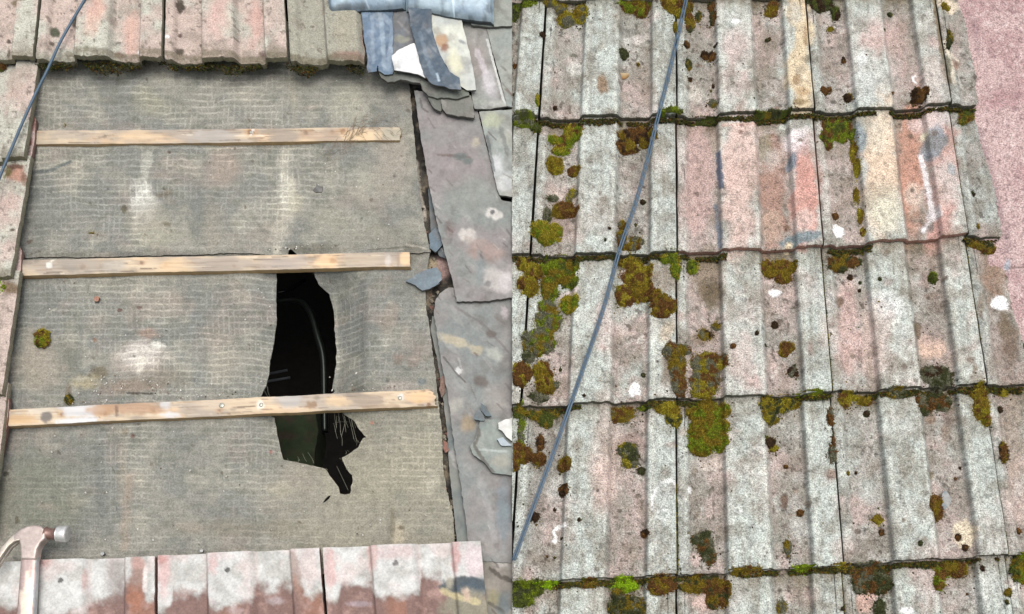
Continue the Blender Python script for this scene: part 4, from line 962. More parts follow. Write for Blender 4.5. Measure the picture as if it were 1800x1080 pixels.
sheet('slate', [(800, 505), (900, 500), (900, 990), (826, 985), (821, 940), (817, 902), (807, 830), (797, 772), (787, 690), (778, 650), (770, 600), (763, 550), (766, 526), (782, 508)], zs(-0.022), slate_col((164, 159, 155), (150, 156, 153),
      [('e', 800, 600, 34, 8, 18, (206, 196, 168), .85, .4), ('e', 840, 615, 10, 8, 0, (198, 188, 160), .8, .4), ('e', 868, 622, 14, 10, 20, (205, 208, 196), .8, .5), ('e', 806, 652, 6, 6, 0, (240, 240, 236), 1, .2), ('e', 846, 670, 14, 10, 20, (112, 100, 92), .8, .4),
       ('e', 862, 586, 9, 7, 0, (112, 100, 92), .8, .4), ('l', [(780, 628), (805, 660), (818, 672)], 1.6, (96, 90, 84), .8), ('l', [(800, 540), (850, 570), (895, 620)], 2.0, (120, 108, 104), .5), ('e', 800, 715, 12, 14, 0, (200, 198, 186), .6, .5), ('e', 822, 745, 12, 14, 10, (186, 166, 134), .8, .5),
       ('l', [(845, 850), (860, 900), (870, 950)], 6, (188, 186, 184), .5), ('e', 885, 900, 12, 50, 0, (140, 160, 170), .6, .6), ('e', 870, 700, 20, 20, 30, (186, 180, 172), .6, .5), ('e', 888, 560, 16, 20, 20, (140, 138, 134), .6, .5), ('e', 887, 550, 6, 10, 0, (216, 206, 206), .8, .4)], 3, 0.3), M_SLATE, roofL, 0.009, SKS, 2.0, rough=1.0)
sheet('slate', [(728, 158), (790, 170), (840, 195), (868, 310), (880, 352), (900, 356), (900, 524), (850, 530), (803, 530), (800, 515), (792, 480), (782, 445), (770, 400), (758, 345), (748, 290), (738, 230)], zs(-0.012, 800, 0.00002), slate_col((164, 158, 156), (154, 160, 155),
      [('e', 800, 250, 50, 60, 0, (166, 156, 155), .6, .6), ('e', 830, 345, 40, 30, 0, (160, 166, 158), .7, .6), ('e', 868, 376, 14, 10, 25, (236, 232, 224), .95, .3), ('e', 866, 373, 4, 5, 0, (110, 110, 112), .95, .3), ('e', 822, 414, 14, 12, 10, (226, 220, 212), .95, .35), ('e', 850, 440, 30, 16, 20, (186, 160, 148), .7, .5),
       ('e', 872, 490, 24, 20, 20, (220, 214, 208), .85, .4), ('e', 890, 500, 14, 18, 0, (228, 222, 220), .85, .4), ('e', 858, 500, 7, 5, 0, (120, 120, 120), .7, .4), ('l', [(770, 272), (800, 274), (826, 278)], 2.6, (124, 104, 96), .75), ('e', 810, 276, 12, 6, 0, (116, 128, 124), .8, .4), ('e', 822, 284, 8, 6, 0, (116, 128, 124), .8, .4),
       ('e', 790, 400, 9, 14, 0, (130, 112, 106), .6, .4), ('l', [(786, 400), (796, 408)], 2, (110, 90, 84), .7), ('e', 845, 470, 8, 30, 0, (150, 160, 160), .6, .5), ('e', 836, 250, 7, 9, 20, (206, 196, 176), .8, .4), ('l', [(738, 172), (742, 190), (752, 196)], 1.5, (100, 96, 92), .7)], 4, 0.3), M_SLATE, roofL, 0.009, SKS, 2.0, rough=0.8)
sheet('slate', [(842, 197), (900, 192), (900, 346), (878, 343), (872, 325), (862, 280), (850, 230)], zs(-0.004), slate_col((186, 188, 176), (172, 180, 174),
      [('e', 866, 212, 16, 12, 0, (206, 212, 180), .7, .5), ('l', [(880, 225), (892, 270)], 4, (120, 124, 120), .6), ('e', 870, 290, 14, 20, 30, (232, 234, 234), .8, .5), ('e', 888, 320, 14, 16, 30, (220, 222, 220), .8, .5), ('l', [(856, 240), (868, 300)], 3, (98, 104, 106), .7)], 5, 0.7), M_SLATE, roofL, 0.007, SKS, 1.8, rough=0.6)
sheet('slate', [(806, 30), (852, 36), (860, 70), (872, 120), (891, 186), (862, 192), (834, 192), (826, 150), (816, 80)], zs(0.000), slate_col((176, 168, 162), (166, 168, 162),
      [('l', [(838, 90), (850, 120), (862, 160)], 5, (220, 212, 214), .85), ('e', 860, 150, 12, 24, -10, (224, 220, 222), .7, .5), ('l', [(856, 70), (870, 120), (884, 172), (888, 182)], 2.2, (236, 238, 232), .9), ('e', 870, 182, 20, 6, 0, (206, 208, 200), .7, .4), ('e', 842, 178, 12, 8, 0, (180, 188, 176), .6, .5)], 6, 0.5), M_SLATE, roofL, 0.007, SKS, 1.8, rough=0.5)
sheet('slate', [(853, 38), (900, 44), (900, 188), (891, 186), (877, 130), (863, 80)], zs(0.001), slate_col((178, 182, 172), (168, 176, 170), [], 7, 0.4), M_SLATE, roofL, 0.007, SKS, 1.8, rough=0.5)
sheet('slate', [(822, -60), (900, -60), (900, 46), (860, 47), (829, 44), (826, 30)], zs(0.010), slate_col((172, 178, 168), (156, 168, 164), [], 8, 0.3), M_SLATE, roofL, 0.007, SKS, 2, rough=0.5)
sheet('slate', [(846, 962), (900, 955), (900, 1160), (800, 1160), (820, 1010)], zs(-0.026, amp=0.008), slate_col((150, 146, 134), (168, 160, 150),
      [('l', [(862, 1000), (880, 1015), (900, 1022)], 4, (84, 76, 66), .85), ('e', 880, 985, 22, 12, 20, (206, 202, 196), .7, .5), ('e', 885, 1065, 14, 20, 0, (110, 124, 128), .8, .4), ('e', 868, 1050, 12, 16, 20, (176, 168, 122), .6, .5), ('l', [(860, 1060), (885, 1075)], 3, (90, 86, 78), .7)], 9, 0.4), M_SLATE, roofL, 0.01, SKS, 2, rough=1.2)
# broken pieces
def piece(name, poly, z, a, b, label, cat, mat=None, sk=0.006, marks=(), group=None, rough=0.6, sd=0, parent=None, sp=1.6, sl=0.0, amp=0.004):
    o = sheet(name, poly, zs(z, poly[0][0], sl, amp), slate_col(a, b, marks, 20 + sd, 0.2), mat or M_SLATE, parent, sk, SKS, sp, rough=rough, seed=sd)
    if parent is None: tag(o, label, cat, group)
    return o
piece('slate_fragment', [(846, 738), (874, 738), (900, 750), (900, 836), (884, 834), (866, 832), (850, 812), (832, 800), (826, 786), (836, 772), (840, 752)], -0.009, (150, 158, 150), (136, 148, 144), 'large broken slate lying beside the white chip, lowest right of the felt', 'slate', marks=[('l', [(838, 748), (842, 762), (834, 784), (850, 810), (866, 830)], 3.5, (92, 86, 78), .8), ('l', [(842, 790), (890, 794)], 2, (196, 204, 200), .6), ('e', 880, 812, 16, 12, 0, (176, 170, 156), .6, .5)], sd=1)
piece('slate_fragment', [(834, 726), (842, 720), (850, 730), (852, 740), (834, 738)], -0.004, (112, 128, 134), (98, 112, 120), 'small blue-grey slate flake, left one of the pair above the white chip', 'slate', sd=2)
piece('slate_fragment', [(845, 708), (856, 716), (864, 732), (854, 732), (846, 722)], -0.006, (118, 132, 136), (98, 112, 118), 'narrow blue-grey slate flake, right one of the pair above the white chip', 'slate', sd=3)
piece('paint_chip', [(876, 744), (888, 738), (900, 735), (900, 776), (890, 768), (883, 757), (876, 754)], 0.002, (242, 242, 236), (230, 230, 224), 'thick white chip on the broken slate at the edge of the bare roof', 'chip', M_PAINT, sd=4)
piece('paint_chip', [(873, 772), (884, 768), (894, 780), (900, 784), (882, 784)], -0.001, (206, 220, 226), (180, 196, 206), 'small bluish white chip just below the thick white chip', 'chip', M_PAINT, sd=5)
piece('slate_fragment', [(722, 490), (736, 480), (752, 473), (767, 470), (775, 480), (777, 492), (770, 500), (755, 508), (742, 511), (730, 502), (712, 494)], -0.024, (124, 138, 146), (106, 120, 130), 'blue-grey broken slate lying just right of the middle batten end', 'slate', sd=6, sk=0.005)
piece('slate_fragment', [(754, 412), (766, 400), (774, 408), (778, 430), (766, 444), (756, 436)], -0.026, (112, 130, 142), (98, 114, 126), 'blue-grey slate sliver stuck in the valley gap above the middle batten end', 'slate', sd=7)
piece('slate_fragment', [(550, 334), (556, 328), (557, 323), (561, 328), (567, 328), (566, 338), (556, 339)], -0.030, (98, 98, 96), (86, 88, 88), 'tiny dark slate chip on the felt between the two upper battens', 'slate', sd=8, sk=0.004)
piece('brick_chip', [(780, 775), (787, 778), (789, 792), (783, 797), (779, 788)], -0.034, (158, 116, 102), (132, 96, 86), 'red brick chip in the valley gap below the lowest batten', 'chip', M_TILE_SOFT, sd=9)
piece('brick_chip', [(776, 660), (783, 664), (782, 690), (776, 700), (772, 684)], -0.034, (146, 120, 108), (120, 96, 86), 'long reddish chip in the valley gap level with the lowest batten end', 'chip', M_TILE_SOFT, sd=10)
piece('tile_chip', [(165, 523), (170, 520), (175, 523), (173, 530), (166, 530)], -0.030, (196, 150, 128), (176, 130, 108), 'small terracotta chip on the felt below the middle batten', 'chip', M_TILE_SOFT, sd=11)
piece('mortar_crumb', [(176, 973), (181, 970), (184, 974), (180, 977)], -0.030, (206, 210, 208), (186, 190, 190), 'pale crumb on the felt right of the hammer head', 'crumb', M_TILE_SOFT, sd=12)
piece('mortar_crumb', [(351, 969), (354, 964), (358, 968), (356, 972)], -0.030, (226, 228, 226), (206, 208, 206), 'white crumb on the felt at the bare tile heads', 'crumb', M_TILE_SOFT, sd=13)

# lead flashing hanging from the hip
fl = empty('lead_flashing', on(735, 70, 0.0)); tag(fl, 'torn blue-grey flashing with white painted pieces hanging below the hip capping', 'flashing')
DKM = [('l', [(668, 20), (672, 60), (676, 120)], 4, (158, 176, 190), .7), ('l', [(678, 30), (690, 50), (686, 90), (682, 118)], 5, (150, 168, 186), .7), ('l', [(654, 30), (656, 110)], 3, (150, 166, 182), .6)]
piece('lead_strip', [(634, 5), (676, 5), (690, 20), (691, 60), (690, 92), (694, 118), (690, 130), (676, 132), (666, 126), (664, 106), (662, 127), (648, 129), (645, 124), (646, 100), (640, 70), (637, 40)], 0.018, (112, 134, 156), (84, 100, 118), '', '', M_LEAD, 0.003, DKM, parent=fl, sd=21, amp=0.010)
piece('membrane', [(676, 2), (722, 2), (728, 50), (735, 90), (722, 84), (692, 98), (686, 80), (690, 40)], 0.014, (112, 118, 124), (96, 104, 112), '', '', M_LEAD, 0.003, [('e', 706, 69, 13, 6, 0, (150, 150, 136), .9, .35)], parent=fl, sd=22, amp=0.006)
piece('white_painted_piece', [(728, 76), (735, 95), (741, 118), (748, 138), (738, 132), (722, 128), (705, 126), (694, 124), (691, 112), (688, 98), (695, 94), (697, 90), (712, 82)], 0.026, (250, 250, 250), (240, 242, 242), '', '', M_PAINT, 0.004, parent=fl, sd=23, amp=0.003)
piece('white_painted_piece', [(752, 5), (806, 14), (816, 55), (826, 95), (833, 130), (837, 158), (820, 159), (806, 150), (792, 128), (774, 98), (760, 60)], 0.018, (206, 210, 204), (226, 228, 214), '', '', M_PAINT, 0.005,
      [('e', 775, 72, 10, 12, -30, (196, 158, 118), .85, .4), ('e', 782, 84, 7, 8, 0, (150, 100, 76), .85, .4), ('e', 800, 110, 12, 24, -15, (236, 234, 204), .8, .5), ('e', 812, 74, 8, 3, 25, (150, 156, 160), .8, .4), ('e', 785, 35, 20, 10, 0, (186, 192, 190), .7, .5)], parent=fl, sd=24, amp=0.006)
piece('lead_strip', [(716, 2), (758, 2), (759, 40), (762, 62), (774, 96), (790, 126), (808, 138), (809, 148), (812, 158), (796, 158), (778, 152), (758, 147), (746, 132), (738, 108), (730, 76), (722, 45)], 0.030, (82, 98, 112), (98, 114, 128), '', '', M_LEAD, 0.004,
      [('l', [(738, 60), (750, 100), (762, 130)], 4, (122, 140, 156), .6), ('l', [(768, 130), (772, 142)], 2, (186, 206, 220), .7), ('e', 740, 30, 14, 18, 0, (66, 86, 104), .7, .5)], parent=fl, sd=25, amp=0.008)
for k, (pl, z, a) in enumerate((([(664, 124), (680, 132), (695, 127), (710, 126), (740, 134), (738, 146), (720, 143), (704, 139), (694, 144), (682, 145), (670, 138)], 0.012, (126, 128, 122)),
        ([(736, 132), (750, 142), (775, 150), (800, 158), (820, 158), (826, 168), (806, 174), (770, 172), (752, 168), (742, 156)], 0.010, (122, 128, 118)),
        ([(752, 170), (774, 174), (776, 195), (764, 192), (756, 182)], 0.004, (128, 130, 120)),
        ([(775, 174), (806, 175), (828, 168), (833, 190), (834, 208), (806, 204), (786, 200), (777, 190)], 0.004, (132, 132, 124)),)):
    piece('curled_felt', pl, z, a, (104, 108, 100), '', '', M_SLATE, 0.008, parent=fl, sd=30 + k, rough=1.0, amp=0.010, sp=1.6)

# hip capping: two half-round lengths across the top
def capping(name, x0, x1, yl0, yl1, label):
    U, V_ = np.meshgrid(np.linspace(0, 1, 90), np.linspace(0, 1, 40))
    x = x0 + (x1 - x0) * U; lo = yl0 + (yl1 - yl0) * U + (fbm(x, x * 0, 50, 3, 170) - .5) * 5
    y = -70 + (lo + 70) * V_
    z = 0.014 + 0.038 * np.sqrt(np.clip(1 - ((V_ - 0.45) / 0.57) ** 2, 0, 1)) + (fbm(x, y, 16, 3, 171) - .5) * 0.003
    e = sst(0.04, 0, U) + sst(0.96, 1, U); z = z - 0.008 * e
    X, Y = P(x, y, 0.03)
    C = mix(np.broadcast_to(lin((146, 168, 186)), x.shape + (3,)), lin((172, 192, 204)), sst(0.4, 0.65, fbm(x, y * 2, 30, 3, 172)))
    C = mix(C, lin((96, 108, 116)), sst(0.55, 0.7, fbm(x, y, 12, 3, 173)) * 0.4 + 0.5 * sst(0.9, 1, V_))  # shade on the lower edge painted in as a darker band
    C = apply_stains_shade(C, x, y, [('l', [(796, -10), (798, 30)], 1.5, (216, 236, 246), .7), ('l', [(642, 0), (648, 14)], 1.6, (210, 222, 230), .5), ('l', [(582, 16), (640, 12)], 4, (70, 74, 74), .5), ('e', 860, 20, 6, 8, 0, (70, 88, 100), .8, .4)], 66)
    return grid_sheet('capping', X, Y, z, C, np.ones((39, 89), bool), M_LEAD, hip, 0.010, (52, 60, 68))
hip = empty('hip_capping', on(720, -10, 0.02)); tag(hip, 'rounded blue-grey capping crossing the top of the bare roof above the flashing', 'capping')
capping('capping', 578, 712, 21, 12, ''); capping('capping', 713, 868, 16, 38, '')

# dry grass / wire tangle over the topmost batten
segs = []
for _ in range(70):
    t = rf.random()
    x = 560 + 90 * t + rf.uniform(-12, 12); y = 290 - 78 * t + rf.uniform(-12, 12)
    L = rf.uniform(10, 30); a = math.radians(-42 + rf.uniform(-35, 35))
    segs.append((on(x, y, -0.012 + rf.uniform(-.01, .004)), on(x + L * math.cos(a), y + L * math.sin(a), -0.010 + rf.uniform(-.01, .004))))
for _ in range(30):
    x = rf.uniform(620, 700); y = rf.uniform(205, 240); L = rf.uniform(8, 24); a = math.radians(rf.uniform(-40, 60))
    segs.append((on(x, y, -0.014), on(x + L * math.cos(a), y + L * math.sin(a), -0.014)))
o = fibres('dry_root_tangle', segs, 0.00040, (132, 116, 96), None)
tag(o, 'thin dry root tangle hanging over the topmost batten towards its right end', 'dry roots')

# crumbs and grit lying on the felt
def crumbs(name, pts, zf, rad, cols, parent, label=None, cat=None):
    V = []; T = []; C = []; n0 = 0
    for (px, py) in pts:
        r = rad * rf.uniform(0.4, 1.3); x, y, z = on(px, py, zf(px, py))
        c = lin(cols[rf.randrange(len(cols))])
        for k in range(4):
            a = k * 1.57 + rf.uniform(-.4, .4); V.append((x + r * math.cos(a) * rf.uniform(.6, 1.2), y + r * math.sin(a) * rf.uniform(.6, 1.2), z)); C.append(c)
        V.append((x + rf.uniform(-.3, .3) * r, y, z + r * 0.9)); C.append(c)
        T += [(n0, n0 + 1, n0 + 4), (n0 + 1, n0 + 2, n0 + 4), (n0 + 2, n0 + 3, n0 + 4), (n0 + 3, n0, n0 + 4)]
        n0 += 5
    o = mesh_obj(name, V, [np.array(T)], np.array(C), M_TILE_SOFT, parent, False)
    return tag(o, label, cat, kind='stuff')
pts = [(rf.uniform(60, 760), rf.uniform(130, 950)) for _ in range(330)] + [(rf.gauss(235, 50), rf.gauss(680, 12)) for _ in range(120)] + [(rf.gauss(265, 40), rf.gauss(755, 6)) for _ in range(14)]
pts = [p for p in pts if not in_poly(np.array([p[0]]), np.array([p[1]]), hole)[0] and not (442 < p[1] < 490 or 222 < p[1] < 256 or 688 < p[1] < 750 and p[0] > 150 and p[1] > 727 - p[0] * .047)]
pts += [(x, (220 if k == 0 else 441 - (x - 400) * .02 if k == 1 else 716 - x * .047) - abs(rf.gauss(0, 3))) for k, x in [(rf.randrange(3), rf.uniform(60, 700)) for _ in range(260)]]
pts = [p for p in pts if not in_poly(np.array([p[0]]), np.array([p[1]]), hole)[0]]
crumbs('roof_grit', pts, lambda x, y: ZF + 0.004, 0.0019, [(226, 224, 214), (206, 200, 186), (150, 136, 118), (110, 92, 78), (236, 236, 230)], None, 'loose pale grit and crumbs scattered over the bare felt', 'grit')
pts = [(rf.gauss(772 + (y - 600) * .08, 8), y) for y in [rf.uniform(150, 950) for _ in range(160)]]
pts = [(x - (60 if y < 450 else 14 if y < 600 else 0) * (450 - min(y, 450)) / 300 - 2, y) for x, y in pts]
crumbs('valley_rubble', pts, lambda x, y: ZF - 0.008, 0.0045, [(150, 138, 120), (110, 100, 86), (176, 166, 146), (84, 74, 64), (150, 110, 96)], None, 'crumbled mortar lying in the gap between felt and slates', 'rubble')

# ------------------------------------------------------------------ moss
MC = {'g': (100, 114, 28), 'y': (130, 120, 36), 'o': (112, 96, 30), 'b': (96, 68, 36), 'd': (58, 44, 30), 'r': (98, 98, 80), 'n': (74, 82, 34), 'l': (130, 164, 26), 'k': (62, 66, 40)}
def hR(px, py):
    return surfR(px, py)[4]
def hLeft(px, py):
    return np.full(np.shape(px), ZF + 0.003)
def moss(ells, kinds, label, height=0.010, hf=hR, group=None, dens=1.0, seed=0, name='moss_clump', sp=2.0, clip=True, cat='moss', parent=None, kind=None):
    """a cushion of moss: domed lumps covered with fine upright shoots"""
    r = np.random.RandomState(seed + 5)
    x0 = min(e[0] - e[2] for e in ells) - 4; x1 = max(e[0] + e[2] for e in ells) + 4
    y0 = min(e[1] - e[3] for e in ells) - 4; y1 = max(e[1] + e[3] for e in ells) + 4
    small = max(x1 - x0, y1 - y0) < 34
    s = 1.3 if small else sp
    PX, PY = np.meshgrid(np.arange(x0, x1, s), np.arange(y0, y1, s))
    def field(px, py):
        f = np.full(px.shape, -9.0)
        for e in ells:
            f = np.maximum(f, 1 - ((px - e[0]) / e[2]) ** 2 - ((py - e[1]) / e[3]) ** 2)
        sc = 5 if small else 11
        return f + 0.2 + (fbm(px, py, sc, 3, 200 + seed) - 0.5) * (0.9 if small else 1.5) + (fbm(px, py, 3.5, 2, 250 + seed) - 0.5) * 0.5
    f = field(PX, PY)
    cl = PX >= 901 if hf is hR else PX > -99
    mask = ((f[:-1, :-1] + f[1:, 1:] + f[1:, :-1] + f[:-1, 1:]) / 4 > 0.0) & cl[:-1, :-1]
    if not mask.any(): return None
    def hh(px, py, f):
        return height * np.clip(f, 0, 1) ** 0.8 * 0.9 * (0.55 + 0.9 * fbm(px, py, 7, 3, 210 + seed))
    def color(px, py, n):
        w = fbm(px, py, 13, 3, 220 + seed)
        a = lin(MC[kinds[0]]); b = lin(MC[kinds[1 % len(kinds)]]); c = lin(MC[kinds[-1]])
        C = mix(np.broadcast_to(a, px.shape + (3,)), b, sst(0.42, 0.58, w))
        return mix(C, c, sst(0.55, 0.66, fbm(px, py, 8, 2, 230 + seed)))
    base = hf(PX, PY)
    Z = base + hh(PX, PY, f) - 0.001
    X, Y = P(PX, PY, ZR if hf is hR else ZF)
    C = color(PX, PY, 0) * (0.45 + 0.6 * fbm(PX, PY, 5, 2, 240 + seed))[..., None]
    m, n = PX.shape
    idx = np.arange(m * n).reshape(m, n); I, J = np.nonzero(mask)
    q = np.stack([idx[I, J], idx[I + 1, J], idx[I + 1, J + 1], idx[I, J + 1]], 1)
    V = np.stack([X.ravel(), Y.ravel(), Z.ravel()], 1); Call = C.reshape(-1, 3)
    # shoots
    fr_ = ((f[:-1, :-1] + f[1:, 1:]) / 2 > -0.22) & cl[:-1, :-1]
    I2, J2 = np.nonzero(fr_)
    area = fr_.sum() * s * s
    k = int(area * 0.30 * dens)
    ii = r.randint(0, len(I2), k)
    sx = PX[I2[ii], J2[ii]] + r.rand(k) * s; sy = PY[I2[ii], J2[ii]] + r.rand(k) * s
    if hf is hR: sx = np.maximum(sx, 901)
    ff = field(sx, sy)
    bz = hf(sx, sy) + hh(sx, sy, np.clip(ff, 0.02, 1)) - 0.0012
    bx, by = P(sx, sy, ZR if hf is hR else ZF)
    hgt = (0.0026 + 0.0050 * r.rand(k)) * (0.7 if small else 1.0); wd = 0.0007 + 0.0009 * r.rand(k)
    ta = r.rand(k) * 6.283; tl = hgt * 0.9 * r.rand(k)
    tip = np.stack([bx + tl * np.cos(ta), by + tl * np.sin(ta), bz + hgt], 1)
    a0 = r.rand(k) * 6.283
    cs = [np.stack([bx + wd * np.cos(a0 + t), by + wd * np.sin(a0 + t), bz], 1) for t in (0, 2.094, 4.189)]
    SV = np.concatenate(cs + [tip]); n0 = len(V)
    ar = np.arange(k)
    T = np.concatenate([np.stack([n0 + ar, n0 + k + ar, n0 + 3 * k + ar], 1), np.stack([n0 + k + ar, n0 + 2 * k + ar, n0 + 3 * k + ar], 1), np.stack([n0 + 2 * k + ar, n0 + ar, n0 + 3 * k + ar], 1)])
    sc = color(sx, sy, 1) * (0.75 + 0.9 * r.rand(k))[:, None]
    V = np.concatenate([V, SV]); Call = np.concatenate([Call, sc * 0.55, sc * 0.55, sc * 0.55, sc * 1.75])
    o = mesh_obj(name, V, [q, T], Call, M_MOSS, parent, True)
    if parent is None: tag(o, label, cat, group)
    if kind: o['kind'] = kind
    return o

